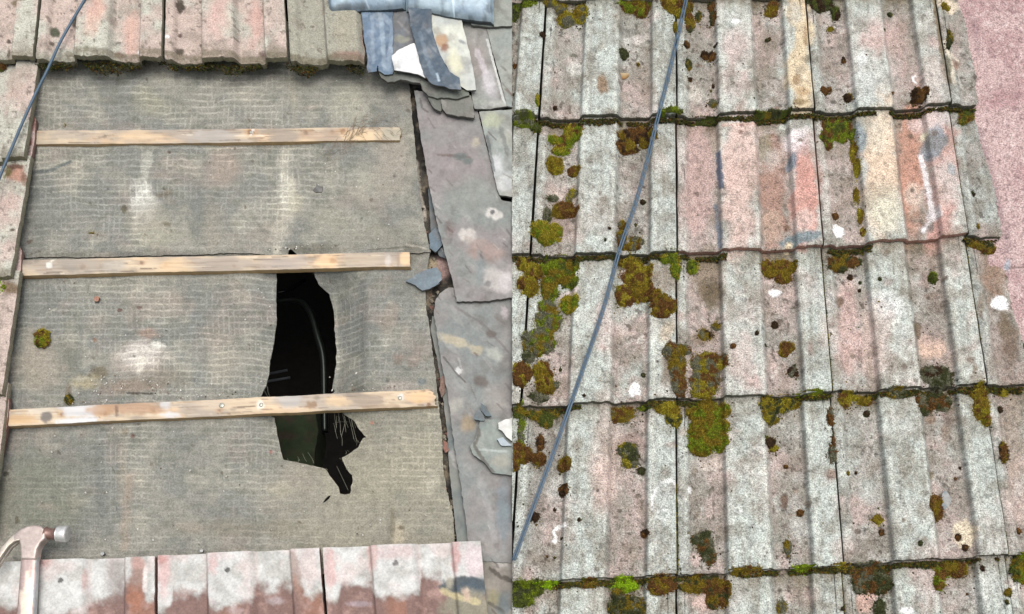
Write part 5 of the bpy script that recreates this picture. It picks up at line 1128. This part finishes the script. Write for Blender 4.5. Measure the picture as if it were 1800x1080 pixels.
MOSS = [
    ([(920, 8, 22, 9), (905, 22, 8, 12)], 'gkn', 'dark green moss in the top left corner of the tiled roof', 0.010),
    ([(996, 32, 15, 13), (1021, 24, 12, 17), (975, 6, 20, 8), (985, 14, 10, 8)], 'oyr', 'olive and grey moss in the first channel of the top course', 0.011),
    ([(1115, 8, 28, 12), (1128, 20, 10, 8)], 'gob', 'bright green moss with brown fringe at the top, left of the cable', 0.012),
    ([(1182, 12, 20, 15), (1192, 24, 10, 10)], 'oby', 'yellow-brown moss touching the cable at the top of the roof', 0.012),
    ([(1213, 36, 9, 17), (1228, 28, 6, 10), (1210, 10, 10, 10)], 'okb', 'ragged olive moss right of the cable on the top course', 0.009),
    ([(1186, 54, 4, 10)], 'yo', 'thin yellow tuft in the joint left of the cable, top course', 0.006),
    ([(1253, 30, 5, 15), (1251, 8, 6, 12)], 'kb', 'dark moss line at the foot of a rib right of the cable, top course', 0.006),
    ([(1443, 6, 24, 12), (1470, 20, 8, 12)], 'nkd', 'dark green moss at the top beside the cream stained rib', 0.010),
    ([(944, 186, 4, 12)], 'yg', 'thin yellow-green tuft low in the leftmost joint of the top course', 0.006),
    ([(922, 217, 20, 10), (942, 228, 10, 8)], 'gnr', 'green moss under the tile edge above the leftmost joint', 0.010),
    ([(1006, 232, 18, 16), (988, 262, 15, 10), (975, 245, 12, 8), (995, 247, 16, 12)], 'gyb', 'bright green moss draped in the left channel just under the first lapped edge', 0.014),
    ([(975, 290, 15, 16)], 'yoo', 'round olive moss ball below the bright green drape, left channel', 0.017),
    ([(1008, 301, 11, 10)], 'bo', 'small brown moss ball right of the round olive ball', 0.011),
    ([(1120, 238, 32, 16), (1105, 258, 20, 14), (1135, 252, 12, 9)], 'obd', 'reddish brown moss left of the cable under the first lapped edge', 0.012),
    ([(1180, 205, 18, 5), (1165, 208, 8, 4)], 'gn', 'green moss tuft under the lapped edge right beside the cable', 0.008),
    ([(1240, 214, 26, 5)], 'kn', 'dark green moss along the lapped edge above the salmon tile', 0.007),
    ([(1367, 204, 22, 7), (1340, 206, 14, 5)], 'kno', 'dark moss under the cream stained rib at the lapped edge', 0.008),
    ([(1008, 342, 9, 9), (1000, 352, 7, 8)], 'yr', 'pale yellowish moss above the brown lobe in the left channel', 0.008),
    ([(970, 350, 10, 7), (962, 382, 9, 14)], 'kr', 'grey-green moss flanking the brown lobe in the left channel', 0.008),
    ([(990, 371, 20, 15), (1005, 376, 12, 10)], 'bob', 'orange-brown moss lobe in the left channel of the second course', 0.015),
    ([(960, 413, 26, 17), (957, 425, 15, 12), (945, 405, 12, 9)], 'yyg', 'large yellow-green moss cushion with a dark crack, left channel above the lap', 0.022),
    ([(1093, 400, 7, 8), (1092, 424, 10, 15), (1118, 428, 14, 8), (1105, 438, 18, 7)], 'obr', 'brownish moss beneath the cable just above the second lapped edge', 0.010),
    ([(1500, 262, 6, 22), (1505, 300, 5, 20), (1504, 345, 6, 16), (1510, 385, 5, 14), (1513, 412, 5, 10)], 'oyb', 'long broken moss line beside the cream rib', 0.006),
    ([(1470, 220, 26, 14), (1455, 240, 14, 14), (1480, 238, 18, 12), (1457, 252, 9, 12), (1497, 235, 6, 20)], 'nbg', 'green and brown moss filling the channel left of the cream rib', 0.010),
    ([(1700, 202, 14, 8), (1692, 212, 8, 9)], 'nob', 'moss wedge under the lapped edge at the far right of the first lap', 0.009),
    ([(920, 470, 12, 12), (935, 480, 16, 16), (928, 505, 17, 18)], 'yob', 'yellow and brown moss ball at the left edge of the third course', 0.018),
    ([(978, 470, 34, 16), (965, 505, 15, 26), (1001, 496, 14, 13), (990, 480, 24, 16)], 'ong', 'wide olive moss mat under the second lapped edge, left channel', 0.014),
    ([(1000, 536, 15, 16)], 'yyg', 'bright yellow moss ball right of the long moss trail', 0.018),
    ([(962, 540, 14, 12), (965, 565, 24, 20), (945, 605, 26, 22), (928, 600, 12, 9), (958, 590, 14, 20)], 'org', 'long grey-green moss trail down the left channel of the third course', 0.014),
    ([(930, 633, 12, 9)], 'rk', 'grey lichen-like lump at the end of the long moss trail', 0.010),
    ([(915, 663, 20, 18), (912, 680, 10, 8)], 'bby', 'brown moss lump at the left edge near the third lapped edge', 0.015),
    ([(955, 660, 15, 20), (958, 680, 16, 18), (945, 655, 8, 10)], 'yob', 'yellow topped brown moss lump in the left channel above the third lap', 0.018),
    ([(948, 702, 15, 10), (977, 680, 8, 7)], 'kr', 'dark grey-green moss lump sitting on the third lapped edge', 0.010),
    ([(1118, 482, 26, 20), (1097, 520, 16, 20), (1125, 510, 20, 22), (1110, 462, 20, 10)], 'oby', 'olive-brown moss clump right of the cable under the second lap', 0.015),
    ([(1163, 543, 22, 20), (1150, 525, 14, 12)], 'bbo', 'fluffy brown moss patch overhanging the joint in the third course', 0.013),
    ([(1176, 458, 20, 9), (1186, 476, 9, 16)], 'gny', 'bright green moss at the second lapped edge above the joint', 0.010),
    ([(1218, 468, 11, 13)], 'gyn', 'small green moss tuft right of the joint below the second lap', 0.010),
    ([(1370, 472, 28, 16), (1350, 468, 12, 12), (1378, 485, 16, 12)], 'oonb', 'olive moss patch in the channel below the salmon tile', 0.011),
    ([(1486, 458, 28, 12), (1475, 468, 18, 10)], 'obk', 'brown-olive moss below the tile with the white lichen disc', 0.010),
    ([(1641, 487, 8, 10)], 'gn', 'solitary bright green moss ball in a right-hand channel', 0.014),
    ([(1716, 432, 14, 7), (1740, 436, 14, 10)], 'kob', 'dark moss under the second lap at the far right', 0.009),
    ([(1382, 613, 13, 10), (1376, 622, 9, 8)], 'bo', 'orange-brown moss spot in the middle of the third course', 0.008),
    ([(1392, 656, 9, 9)], 'rd', 'grey-brown moss spot near the middle of the third lap', 0.008),
    ([(1240, 590, 12, 10), (1258, 575, 8, 8)], 'ord', 'thin brown moss above the mixed moss square', 0.006),
    ([(1175, 625, 12, 16), (1188, 650, 14, 34), (1195, 620, 18, 10), (1192, 680, 12, 24)], 'orb', 'long brown-olive moss across the joint above the third lap', 0.011),
    ([(1242, 640, 28, 20), (1240, 675, 26, 24), (1262, 640, 14, 14), (1232, 695, 20, 8)], 'rykb', 'square of mixed grey and yellow moss above the third lap', 0.010),
    ([(1245, 725, 36, 20), (1243, 760, 32, 30), (1235, 785, 22, 16), (1265, 775, 12, 18)], 'ogbo', 'largest olive moss mat hanging below the third lap beside the joint', 0.017),
    ([(1172, 720, 22, 12), (1184, 738, 14, 14)], 'oyk', 'olive moss wedge left of the largest mat across the joint', 0.012),
    ([(1096, 728, 20, 14), (1085, 735, 10, 8)], 'obr', 'olive-brown moss right of the cable under the third lap', 0.012),
    ([(1134, 716, 10, 6)], 'gk', 'little green tuft under the third lap between two olive mats', 0.008),
    ([(955, 728, 32, 9), (912, 728, 14, 10), (960, 740, 12, 9)], 'kno', 'dark moss strip under the third lap left of the cable', 0.009),
    ([(918, 738, 5, 26), (916, 770, 5, 14)], 'rg', 'thin greenish moss streak down the leftmost joint', 0.005),
    ([(912, 798, 26, 18), (900, 815, 14, 16), (945, 806, 13, 11)], 'bbo', 'broad brown moss heap at the left edge of the fourth course', 0.017),
    ([(950, 777, 7, 13)], 'db', 'dark upright moss spot above the broad brown heap', 0.009),
    ([(992, 818, 10, 13)], 'bo', 'brown-olive moss ball beside the cable in the fourth course', 0.012),
    ([(1105, 795, 16, 15), (1108, 812, 12, 10), (1095, 790, 8, 8)], 'kyr', 'dark olive moss clump alone in a channel of the fourth course', 0.012),
    ([(1365, 712, 30, 13), (1355, 733, 14, 12), (1390, 708, 16, 10)], 'oyk', 'slanting olive moss wedge under the middle of the third lap', 0.011),
    ([(1425, 697, 26, 5)], 'yg', 'thin yellow-green moss under the third lap at the second joint', 0.006),
    ([(1484, 703, 13, 12), (1522, 703, 14, 9), (1500, 698, 22, 5)], 'oyb', 'pair of small moss tufts below the third lap right of the second joint', 0.009),
    ([(1575, 695, 22, 8)], 'kro', 'grey-brown moss bulge under the third lap above a wide rib', 0.008),
    ([(1641, 664, 28, 17), (1655, 676, 18, 12)], 'rkrd', 'grey crust of dead moss sitting on the third lap edge', 0.009),
    ([(1640, 705, 30, 16), (1625, 718, 14, 12), (1660, 708, 14, 14)], 'bkr', 'dark brown moss patch below the grey crust', 0.010),
    ([(1718, 695, 16, 14), (1722, 718, 16, 26), (1730, 742, 8, 10)], 'oby', 'tapering green-brown moss wedge over the third joint', 0.012),
    ([(1766, 688, 9, 8)], 'yo', 'small yellow tuft under the third lap at the far right', 0.008),
    ([(1763, 798, 9, 18)], 'obd', 'dark oval moss clump at the right edge of the fourth course', 0.012),
    ([(1355, 778, 10, 10), (1360, 787, 8, 7)], 'yd', 'small two-toned yellow and dark moss ball in the fourth course', 0.010),
    ([(1458, 736, 6, 14)], 'rb', 'brown plug of moss in the second joint below the third lap', 0.007),
    ([(1460, 802, 7, 16), (1462, 780, 3, 14)], 'br', 'lower brown plug of moss in the second joint', 0.007),
    ([(1641, 888, 13, 16), (1645, 905, 9, 12)], 'bob', 'orange-brown moss ball with a slate flake leaning on it', 0.014),
    ([(1383, 963, 7, 12)], 'or', 'small olive-brown moss spot above the fourth lap', 0.007),
    ([(1541, 915, 10, 9)], 'yo', 'ochre moss tuft in the fourth course right of the second joint', 0.007),
    ([(1238, 955, 14, 18), (1245, 978, 12, 16), (1225, 950, 10, 10)], 'rkb', 'grey-brown dead moss cluster above the fourth lap', 0.007),
    ([(915, 1045, 26, 22), (935, 1035, 20, 14)], 'kng', 'dark green moss in the bottom left corner of the tiled roof', 0.010),
    ([(965, 1028, 24, 6)], 'gl', 'bright green streak of moss under the fourth lap at far left', 0.008),
    ([(1036, 1028, 18, 8)], 'bo', 'small brown moss pad under the fourth lap', 0.008),
    ([(1098, 1028, 24, 12)], 'lgg', 'vivid lime green moss under the fourth lap', 0.014),
    ([(1102, 1065, 30, 20), (1085, 1048, 10, 14)], 'okr', 'dark olive moss mat directly below the lime green moss', 0.013),
    ([(1162, 1031, 24, 16)], 'bbo', 'orange-brown moss mound under the fourth lap left of the joint', 0.014),
    ([(1235, 1028, 45, 14), (1262, 1045, 20, 24)], 'bok', 'brown moss mat with a drooping right end under the fourth lap', 0.014),
    ([(1310, 1008, 30, 8)], 'obr', 'thin brown moss above a rib under the fourth lap', 0.007),
    ([(1412, 1001, 18, 6)], 'lg', 'small lime streak under the fourth lap near the second joint', 0.008),
    ([(1478, 1000, 22, 6)], 'yob', 'yellow-brown streak under the fourth lap at the second joint', 0.007),
    ([(1530, 1010, 32, 20), (1545, 1028, 22, 14), (1515, 1028, 16, 16)], 'krob', 'dark spiky moss mass right of the second joint at the bottom', 0.012),
    ([(1670, 1000, 30, 14), (1650, 1022, 12, 16), (1690, 1002, 12, 12)], 'obkg', 'olive moss with a hanging lobe under the fourth lap, right side', 0.013),
    ([(1795, 1000, 18, 24), (1800, 985, 16, 12)], 'ngo', 'green moss in the bottom right corner', 0.012),
    ([(1375, 1068, 9, 14)], 'or', 'olive spot at the bottom edge left of the second joint', 0.007),
    ([(1548, 1070, 10, 16)], 'kr', 'greyish moss tuft at the bottom edge below the spiky mass', 0.007),
    ([(1611, 170, 13, 12), (1610, 182, 11, 6)], 'bdd', 'large dark brown moss ball on the first lap at the right', 0.016),
    ([(1489, 176, 8, 8)], 'do', 'dark round moss ball with a pale top left of the large brown ball', 0.011),
    ([(1447, 165, 8, 7), (1456, 161, 5, 4)], 'bd', 'crumbly brown moss bit at the foot of the top course', 0.008),
    ([(1461, 50, 6, 5)], 'oy', 'small olive tuft near the top beside the cream stained rib', 0.007),
    ([(1668, 70, 7, 14), (1664, 86, 4, 7)], 'ok', 'olive moss tuft on the narrow end tile of the top course', 0.008),
    ([(1662, 12, 9, 8)], 'oy', 'moss tuft on the cream mortar at the top right', 0.008),
    ([(1356, 20, 11, 8), (1360, 8, 10, 8)], 'bo', 'brown moss at the top left of the cream stained rib', 0.008),
    ([(1096, 96, 8, 10)], 'dk', 'dark moss ball above the fallen leaf', 0.011),
    ([(1238, 98, 8, 8), (1251, 100, 7, 9)], 'db', 'pair of joined dark moss balls right of the cable', 0.011),
    ([(1210, 116, 7, 10)], 'ok', 'olive-brown ball just right of the cable in the top course', 0.010),
    ([(1252, 186, 7, 8)], 'or', 'grey-brown tuft above the lapped edge right of the cable', 0.008),
    ([(1207, 80, 6, 7)], 'db', 'small dark tuft hugging the cable in the top course', 0.007),
    ([(990, 863, 8, 11)], 'db', 'dark oval moss spot below the brown-olive ball beside the cable', 0.009),
    ([(941, 910, 7, 8)], 'd', 'blackish moss spot half under the cable', 0.008),
]
for i, (e, k, lab, hgt) in enumerate(MOSS):
    moss(e, k, lab, hgt, seed=i)
moss([(75, 592, 13, 12), (76, 602, 12, 10)], 'ygb', 'yellow-green moss ball lying on the bare felt', 0.016, hf=hLeft, seed=201)
moss([(165, 412, 11, 5), (173, 415, 6, 4)], 'rob', 'flat brownish green moss flake on the felt between the upper battens', 0.004, hf=hLeft, seed=202)
def hcol(z): return lambda px, py: np.full(np.shape(px), z)
moss([(10, 130, 14, 10), (2, 122, 10, 8)], 'nob', 'green moss under the first lapped tile edge at the far left', 0.010, hf=hcol(-0.008), seed=203)
moss([(10, 512, 13, 14), (20, 520, 7, 12), (2, 500, 8, 8)], 'lgo', 'bright green moss on the left tile column beside the middle batten', 0.010, hf=hcol(-0.004), seed=204)
moss([(8, 290, 9, 7)], 'on', 'small olive moss on the left tile column under the cable', 0.006, hf=hcol(-0.006), seed=205)
moss([(122, 703, 8, 8)], 'ok', 'tiny olive tuft on the felt just above the lowest batten', 0.006, hf=hLeft, seed=206)
moss([(115, 223, 6, 4)], 'bo', 'tiny brown tuft on the felt just above the topmost batten', 0.004, hf=hLeft, seed=207)

# crumbs of moss and humus shed round the clumps
V = []; T = []; C = []; n0 = 0
rc = random.Random(99)
allm = [e for m_ in MOSS for e in m_[0]]
for _ in range(8000):
    if rc.random() < 0.72:
        e = rc.choice(allm); a = rc.uniform(0, 6.28); q_ = 0.9 + abs(rc.gauss(0, 0.55)); x = e[0] + e[2] * q_ * math.cos(a); y = e[1] + e[3] * q_ * math.sin(a) + rc.random() * 3
    else:
        x = rc.uniform(902, 1780); y = rc.uniform(0, 1080)
        jx = fbm(np.array([x]), np.array([y]), 60, 3, 77)[0]
        if jx < 0.5: continue
    if x < 902 or x > right_edge(y) - 3: continue
    u_ = float(surfR(np.array([x]), np.array([y]))[2][0]); z = float(hR(np.array([x]), np.array([y]))[0])
    if profile(np.array([u_]))[0] > 0.8 and rc.random() < 0.55: continue
    X_, Y_ = P(x, y, ZR); r_ = rc.uniform(0.0008, 0.0024) * (1.5 if rc.random() < .08 else 1)
    c = lin(MC[rc.choice('oobdbkdrnr')]) * rc.uniform(.6, 1.5)
    for k in range(5):
        a = k * 1.257 + rc.uniform(-.4, .4); V.append((float(X_) + r_ * math.cos(a) * rc.uniform(.5, 1.3), float(Y_) + r_ * math.sin(a) * rc.uniform(.5, 1.3), z - .0005)); C.append(c * .7)
    V.append((float(X_), float(Y_), z + r_)); C.append(c * 1.2)
    for k in range(5): T.append((n0 + k, n0 + (k + 1) % 5, n0 + 5))
    n0 += 6
tag(mesh_obj('moss_crumbs', V, [np.array(T)], np.array(C), M_MOSS, None, False), 'loose crumbs of moss and humus strewn over the weathered tiles', 'crumbs', kind='stuff')

# small dark tufts on the tiles
sm = [(953, 67, 5), (905, 118, 5), (902, 170, 3), (1213, 142, 4), (1257, 82, 3), (975, 194, 3.4), (1122, 114, 3), (1253, 155, 3), (1249, 163, 2), (1483, 108, 4), (1482, 102, 2), (1566, 23, 5), (1554, 55, 2.4), (1565, 172, 2.6), (1467, 383, 6), (1130, 357, 5),
      (1117, 398, 3), (1070, 411, 3), (1062, 432, 2.5), (1124, 412, 2), (1132, 940, 6), (1128, 828, 7), (1025, 703, 3), (985, 652, 3), (1130, 662, 4), (1017, 918, 3.5), (975, 897, 3), (975, 982, 2.5), (962, 980, 2), (987, 949, 2.4), (1709, 343, 4), (1715, 403, 4),
      (1513, 496, 3), (1512, 510, 3), (1543, 495, 3), (1496, 486, 5), (1362, 572, 6), (1344, 610, 3), (1406, 903, 6), (1489, 834, 4), (1505, 832, 3), (1382, 820, 4), (1687, 823, 3), (1679, 843, 3), (1525, 726, 6), (1724, 1001, 4), (1760, 719, 5), (1609, 960, 4),
      (1786, 936, 5), (1690, 690, 4), (1349, 70, 4), (1353, 68, 3), (1327, 592, 4), (1395, 645, 3), (1285, 615, 5), (1478, 1072, 4), (1765, 1060, 4), (1768, 1044, 7), (1547, 938, 5), (1681, 946, 6), (1693, 965, 6)]
CN = ['top', 'top', 'second', 'third', 'fourth', 'bottom']
for i, (x, y, r) in enumerate(sm):
    ro, ni_, u_, v_, _h = [float(np.ravel(q)[0]) for q in surfR(np.array([float(x)]), np.array([float(y)]))]
    where = 'left lip' if u_ < .1 else 'left channel' if u_ < .3 else 'wide middle rib' if u_ < .59 else 'right channel' if u_ < .81 else 'right rib'
    vert = 'high' if v_ < .33 else 'halfway' if v_ < .66 else 'low'
    tl = {-2: 'leftmost', -1: 'second', 0: 'third', 1: 'fourth', 2: 'rightmost'}[int(max(-2, min(2, ni_)))]
    sz = 'tiny' if r < 3.2 else 'small'
    moss([(x, y, r, r * (0.9 + 0.4 * rf.random()))], rf.choice(['db', 'kd', 'bd', 'ok']), '%s dark moss tuft %s in %s, %s course, %s tile column' % (sz, vert, where, CN[int(ro)], tl), 0.004 + r * 0.0005, group='small dark moss tufts on the tiles', seed=300 + i, name='moss_tuft')

by_label = {}
for o in scene.objects:
    if o.name.startswith('moss_tuft'): by_label.setdefault(o['label'], []).append(o)
for lab, os_ in by_label.items():
    if len(os_) > 1:
        os_.sort(key=lambda o: o.location.x)
        for o, wd in zip(os_, ['left one', 'right one'] if len(os_) == 2 else ['left one', 'middle one', 'right one']): o['label'] = lab + ', ' + wd

# moss and dirt filling the laps under each lower tile edge
def lap_moss(pairs, hz, kinds, name, label, amp, dens, parent, seed, zr=ZR):
    V = []; T = []; C = []; n0 = 0
    for (px, py, w) in pairs:
        z = hz(px, py)
        x, y = P(px, py, zr); x = float(x); y = float(y)
        c = lin(MC[kinds[rf.randrange(len(kinds))]]) * rf.uniform(0.6, 1.3)
        for _ in range(3):
            r = 0.0012 + 0.0016 * rf.random(); a = rf.random() * 6.28
            bx = x + rf.uniform(-.002, .002); by = y + rf.uniform(-.001, .001); bz = z + rf.uniform(0, amp)
            for t in (0, 2.09, 4.19):
                V.append((bx + r * math.cos(a + t), by + r * math.sin(a + t) * .6, bz + rf.uniform(-r, r))); C.append(c * 0.7)
            V.append((bx + rf.uniform(-.002, .002), by - rf.uniform(.001, .004), bz + rf.uniform(0, .003))); C.append(c * 1.2)
            T += [(n0, n0 + 1, n0 + 3), (n0 + 1, n0 + 2, n0 + 3), (n0 + 2, n0, n0 + 3)]; n0 += 4
    o = mesh_obj(name, V, [np.array(T)], np.array(C), M_MOSS, parent, False)
    return tag(o, label, None if parent else 'moss', kind='stuff')
words = ['first', 'second', 'third', 'fourth']
for k, j in enumerate((2, 3, 4, 5)):
    pts = []
    xx = 901.0
    while xx < min(1800, float(right_edge(nose(j, 1750)))):
        g_ = float(fbm(np.array([xx]), np.array([j * 99.0]), 55, 3, 400)[0])
        if g_ > (0.36 if j < 4 else 0.44) and not (j == 3 and (1275 < xx < 1440 or 1530 < xx < 1690)):
            for _ in range(3):
                d = rf.random() ** 1.5 * (6 + 16 * max(0, g_ - 0.45))
                pts.append((xx + rf.uniform(-1, 1), float(nose(j, xx)) + 2.5 + d, 1))
        xx += 0.8
    lap_moss(pts, lambda px, py: float(surfR(np.array(px), np.array(py))[4]), 'knobdnk', 'lap_moss', 'dark moss packed under the ' + words[k] + ' lapped tile edge from the top', 0.006, 1, None, j)
# moss hanging from the feet of the left top course
pts = []
xx = 2.0
while xx < 640:
    g_ = float(fbm(np.array([xx]), np.array([7.0]), 45, 3, 410)[0])
    n = 3 if g_ > 0.52 else 1 if g_ > 0.42 else 0
    if 320 < xx < 380 or 440 < xx < 470 or 520 < xx < 560: n += 2
    for _ in range(n):
        pts.append((xx + rf.uniform(-1, 1), 110 + rf.random() * (5 + 50 * max(0, g_ - .42)) + (2 if xx > 300 else -1), 1))
    xx += 0.9
lap_moss(pts, lambda px, py: -0.004, 'nokrkbn', 'lap_moss', 'ragged green and brown moss hanging from the tile feet above the bare felt', 0.014, 1, None, 9, zr=0.004)
# moss in the joints between the tiles
pts = []
for n in (0, 1, 2):
    for (ya, yb) in {0: ((850, 1010), (436, 450)), 1: ((460, 690), (1005, 1075)), 2: ((255, 410), (430, 600), (935, 975))}[n]:
        y = ya
        while y < yb:
            if rf.random() < 0.8: pts.append((X0 + n * KX * (y - YV) + rf.uniform(-1.5, 1.5), y, 1))
            y += 1.2
lap_moss(pts, lambda px, py: float(surfR(np.array(px + 3), np.array(py))[4]) - 0.006, 'okyn', 'joint_moss', 'thin moss lines growing in the upright joints between the tiles', 0.004, 1, None, 12)

# ------------------------------------------------------------------ loose things on the tiled roof
piece_z = float(hR(np.array(1662.), np.array(880.)))
o = sheet('slate_flake', [(1657, 868), (1662, 862), (1668, 870), (1672, 880), (1668, 890), (1660, 896), (1654, 884)], lambda a, b: piece_z + 0.008 + (a - 1655) * 0.0003, slate_col((150, 160, 162), (136, 148, 152), [], 60), M_SLATE, None, 0.002, SKS, 1.4)
tag(o, 'small grey slate flake leaning on the orange-brown moss ball', 'slate')
lz = float(hR(np.array(1096.), np.array(135.)))
def leaf():
    V = []; F = []
    cx, cy = 1096, 135
    for i in range(9):
        t = i / 8; w = math.sin(math.pi * min(max(t, .03), .97)) ** .6
        x, y = P(cx - 9 + 18 * t, cy - 2 + 5 * math.sin(t * 3) - 5 * w, lz); x2, y2 = P(cx - 9 + 18 * t, cy - 1 + 7 * w, lz)
        V += [(float(x), float(y), lz + 0.007 + .002 * math.sin(t * 3.1)), (float(x + x2) / 2, float(y + y2) / 2, lz + 0.003), (float(x2), float(y2), lz + 0.001 + .003 * t * (1 - t))]
    for i in range(8):
        for k in range(2): F.append((i * 3 + k, i * 3 + k + 1, i * 3 + k + 4, i * 3 + k + 3))
    C = np.array([lin((226, 206, 164)) if i % 3 == 0 else lin((176, 140, 92)) if i % 3 == 1 else lin((96, 70, 44)) for i in range(len(V))])
    o = mesh_obj('dry_leaf', V, [np.array(F)], C, M_STRAW, None)
    tag(o, 'curled pale dry leaf in a channel near the top of the tiled roof', 'leaf')
leaf()

# ------------------------------------------------------------------ cables
def cable(name, pts, h, r, offs, label, col):
    root = empty(name, on(pts[0][0], pts[0][1], h)); tag(root, label, 'cable')
    sm_ = smooth_pts([(p[0], p[1], 0) for p in pts], 10)
    for k, of in enumerate(offs):
        Q = []
        for i, p in enumerate(sm_):
            a = sm_[max(i - 1, 0)]; b = sm_[min(i + 1, len(sm_) - 1)]
            dx, dy = b[0] - a[0], b[1] - a[1]; L = math.hypot(dx, dy)
            x, y, z = on(p[0] + of * dy / L, p[1] - of * dx / L, h)
            Q.append((x, y, h + (0.0012 if k else 0)))
        tube('strand', Q, r, col if k == 0 else tuple(c + 8 for c in col), M_CABLE, root, 10)
cable('twin_cable', [(1212, -40), (1206, 0), (1180, 112), (1152, 225), (1121, 345), (1089, 440), (1060, 545), (1018, 668), (975, 790), (938, 890), (903, 985)], 0.013, 0.0019, (-2.0, 2.0), 'blue-grey twin cable running down across the mossy tiles', (74, 98, 118))
cable('cable', [(165, -30), (148, 1), (125, 40), (105, 76), (84, 122), (64, 162), (42, 210), (20, 262), (2, 305), (-12, 345)], 0.034, 0.0031, (0,), 'dark blue-grey cable hanging over the left edge of the opened roof', (78, 102, 122))

# ------------------------------------------------------------------ hammer
ham = empty('claw_hammer', on(52, 1000, 0.005)); tag(ham, 'worn steel claw hammer lying on the limed tile heads at the bottom left', 'hammer')
HZ = 0.012
def extrude(name, poly, z0, z1, col, mat, parent, bev=0.003, zr=None):
    bm = bmesh.new()
    zr = (z0 + z1) / 2 if zr is None else zr
    vs_ = []
    for p in poly:
        x, y = P(p[0], p[1], zr); vs_.append(bm.verts.new((float(x), float(y), z0)))
    f = bm.faces.new(vs_)
    if f.normal.z > 0: f.normal_flip()
    bm.faces.ensure_lookup_table()
    r = bmesh.ops.extrude_face_region(bm, geom=[f])
    nv = [e for e in r['geom'] if isinstance(e, bmesh.types.BMVert)]
    for v in nv: v.co.z = z1
    bmesh.ops.recalc_face_normals(bm, faces=bm.faces[:])
    ed = [e for e in bm.edges if len(e.link_faces) == 2 and abs(e.link_faces[0].normal.dot(e.link_faces[1].normal)) < 0.5 and abs(e.verts[0].co.z - e.verts[1].co.z) < 1e-5]
    bmesh.ops.bevel(bm, geom=ed, offset=bev, segments=4, affect='EDGES', profile=0.6)
    bmesh.ops.triangulate(bm, faces=[q for q in bm.faces if len(q.verts) > 4])
    bm.verts.index_update()
    V = np.array([v.co[:] for v in bm.verts]); 
    q4 = [[v.index for v in q.verts] for q in bm.faces if len(q.verts) == 4]; q3 = [[v.index for v in q.verts] for q in bm.faces if len(q.verts) == 3]
    bm.free()
    ps = [np.array(a) for a in (q4, q3) if a]
    C = lin(col) * (0.6 + 0.75 * fbm(V[:, 0] * 1000, V[:, 1] * 1000, 9, 4, 500))[:, None]
    return mesh_obj(name, V, ps, C, mat, parent, True)
cheek = [(28, 942), (40, 932), (52, 927), (66, 925), (78, 927), (84, 934), (84, 948), (76, 956), (70, 966), (67, 985), (41, 985), (40, 960), (38, 951), (28, 954)]
extrude('head_cheek', cheek, HZ, HZ + 0.024, (205, 190, 182), M_STEEL, ham, 0.004)
claw = [(40, 933), (28, 942), (18, 952), (8, 963), (0, 976), (-8, 995), (-14, 1012), (-7, 1004), (2, 988), (10, 976), (20, 962), (30, 954), (42, 951)]
extrude('claw_prong', claw, HZ + 0.001, HZ + 0.010, (206, 196, 182), M_STEEL, ham, 0.0025, zr=HZ + .012)
extrude('claw_prong', claw, HZ + 0.0135, HZ + 0.0235, (206, 196, 182), M_STEEL, ham, 0.0025, zr=HZ + .012)
# neck and striking face turned about the head's axis
ax = [(80, 938, 0.0125), (84, 938.5, 0.0105), (92, 939, 0.0095), (98, 939, 0.0115), (101, 939, 0.0138), (103, 939, 0.0145), (117, 939, 0.0150), (119, 939, 0.0142), (119.6, 939, 0.012), (119.8, 939, 0.006), (119.9, 939, 0.001)]
def px_m(px, py, h): return on(px, py, h)
nk = tube('neck', [on(a[0], a[1], HZ + 0.0125) for a in ax[:5]], 0, (150, 118, 108), M_STEEL, ham, 20, rad=[a[2] for a in ax[:5]])
fc = tube('striking_face', [on(a[0], a[1], HZ + 0.0125) for a in ax[4:]], 0, (224, 224, 222), M_STEEL, ham, 20, rad=[a[2] for a in ax[4:]])
# handle: rounded flat bar with worn paint
def handle():
    n, s = 170, 40
    V = []; C = []
    for i in range(n):
        t = i / (n - 1)
        px = 54 - 10 * t - 3 * t * t; py = 972 + 190 * t
        wdt = 0.0150 + 0.0012 * t; hg = 0.0085 + 0.003 * t
        x, y, z = on(px, py, HZ + 0.011)
        for k in range(s):
            a = 2 * math.pi * k / s
            ca, sa = math.cos(a), math.sin(a)
            ex = abs(ca) ** 0.55 * (1 if ca > 0 else -1); ey = abs(sa) ** 0.55 * (1 if sa > 0 else -1)
            V.append((x + wdt * ex, y, HZ + 0.011 + hg * ey))
            pxx = px + wdt * ex / 0.00114
            wear = fbm(np.array([pxx]), np.array([py * .5]), 8, 3, 510)[0]
            c = lin((196, 174, 168))
            if ey > 0.3:
                w_ = float(sst(1.25, 0.75, abs(pxx - px - 1) / (9.5 * min(1, max(0.02, (py - 1000) / 50))) + (wear - .5) * 1.6))
                c = c * (1 - w_) + lin((250, 232, 212)) * w_
            if ex > 0.85: c = lin((206, 206, 208))
            C.append(c * (0.9 + 0.2 * wear))
    Q = [(i * s + k, i * s + (k + 1) % s, (i + 1) * s + (k + 1) % s, (i + 1) * s + k) for i in range(n - 1) for k in range(s)]
    mesh_obj('handle', V, [np.array(Q), np.array([list(range(s))])], np.array(C), M_STEEL, ham)
handle()
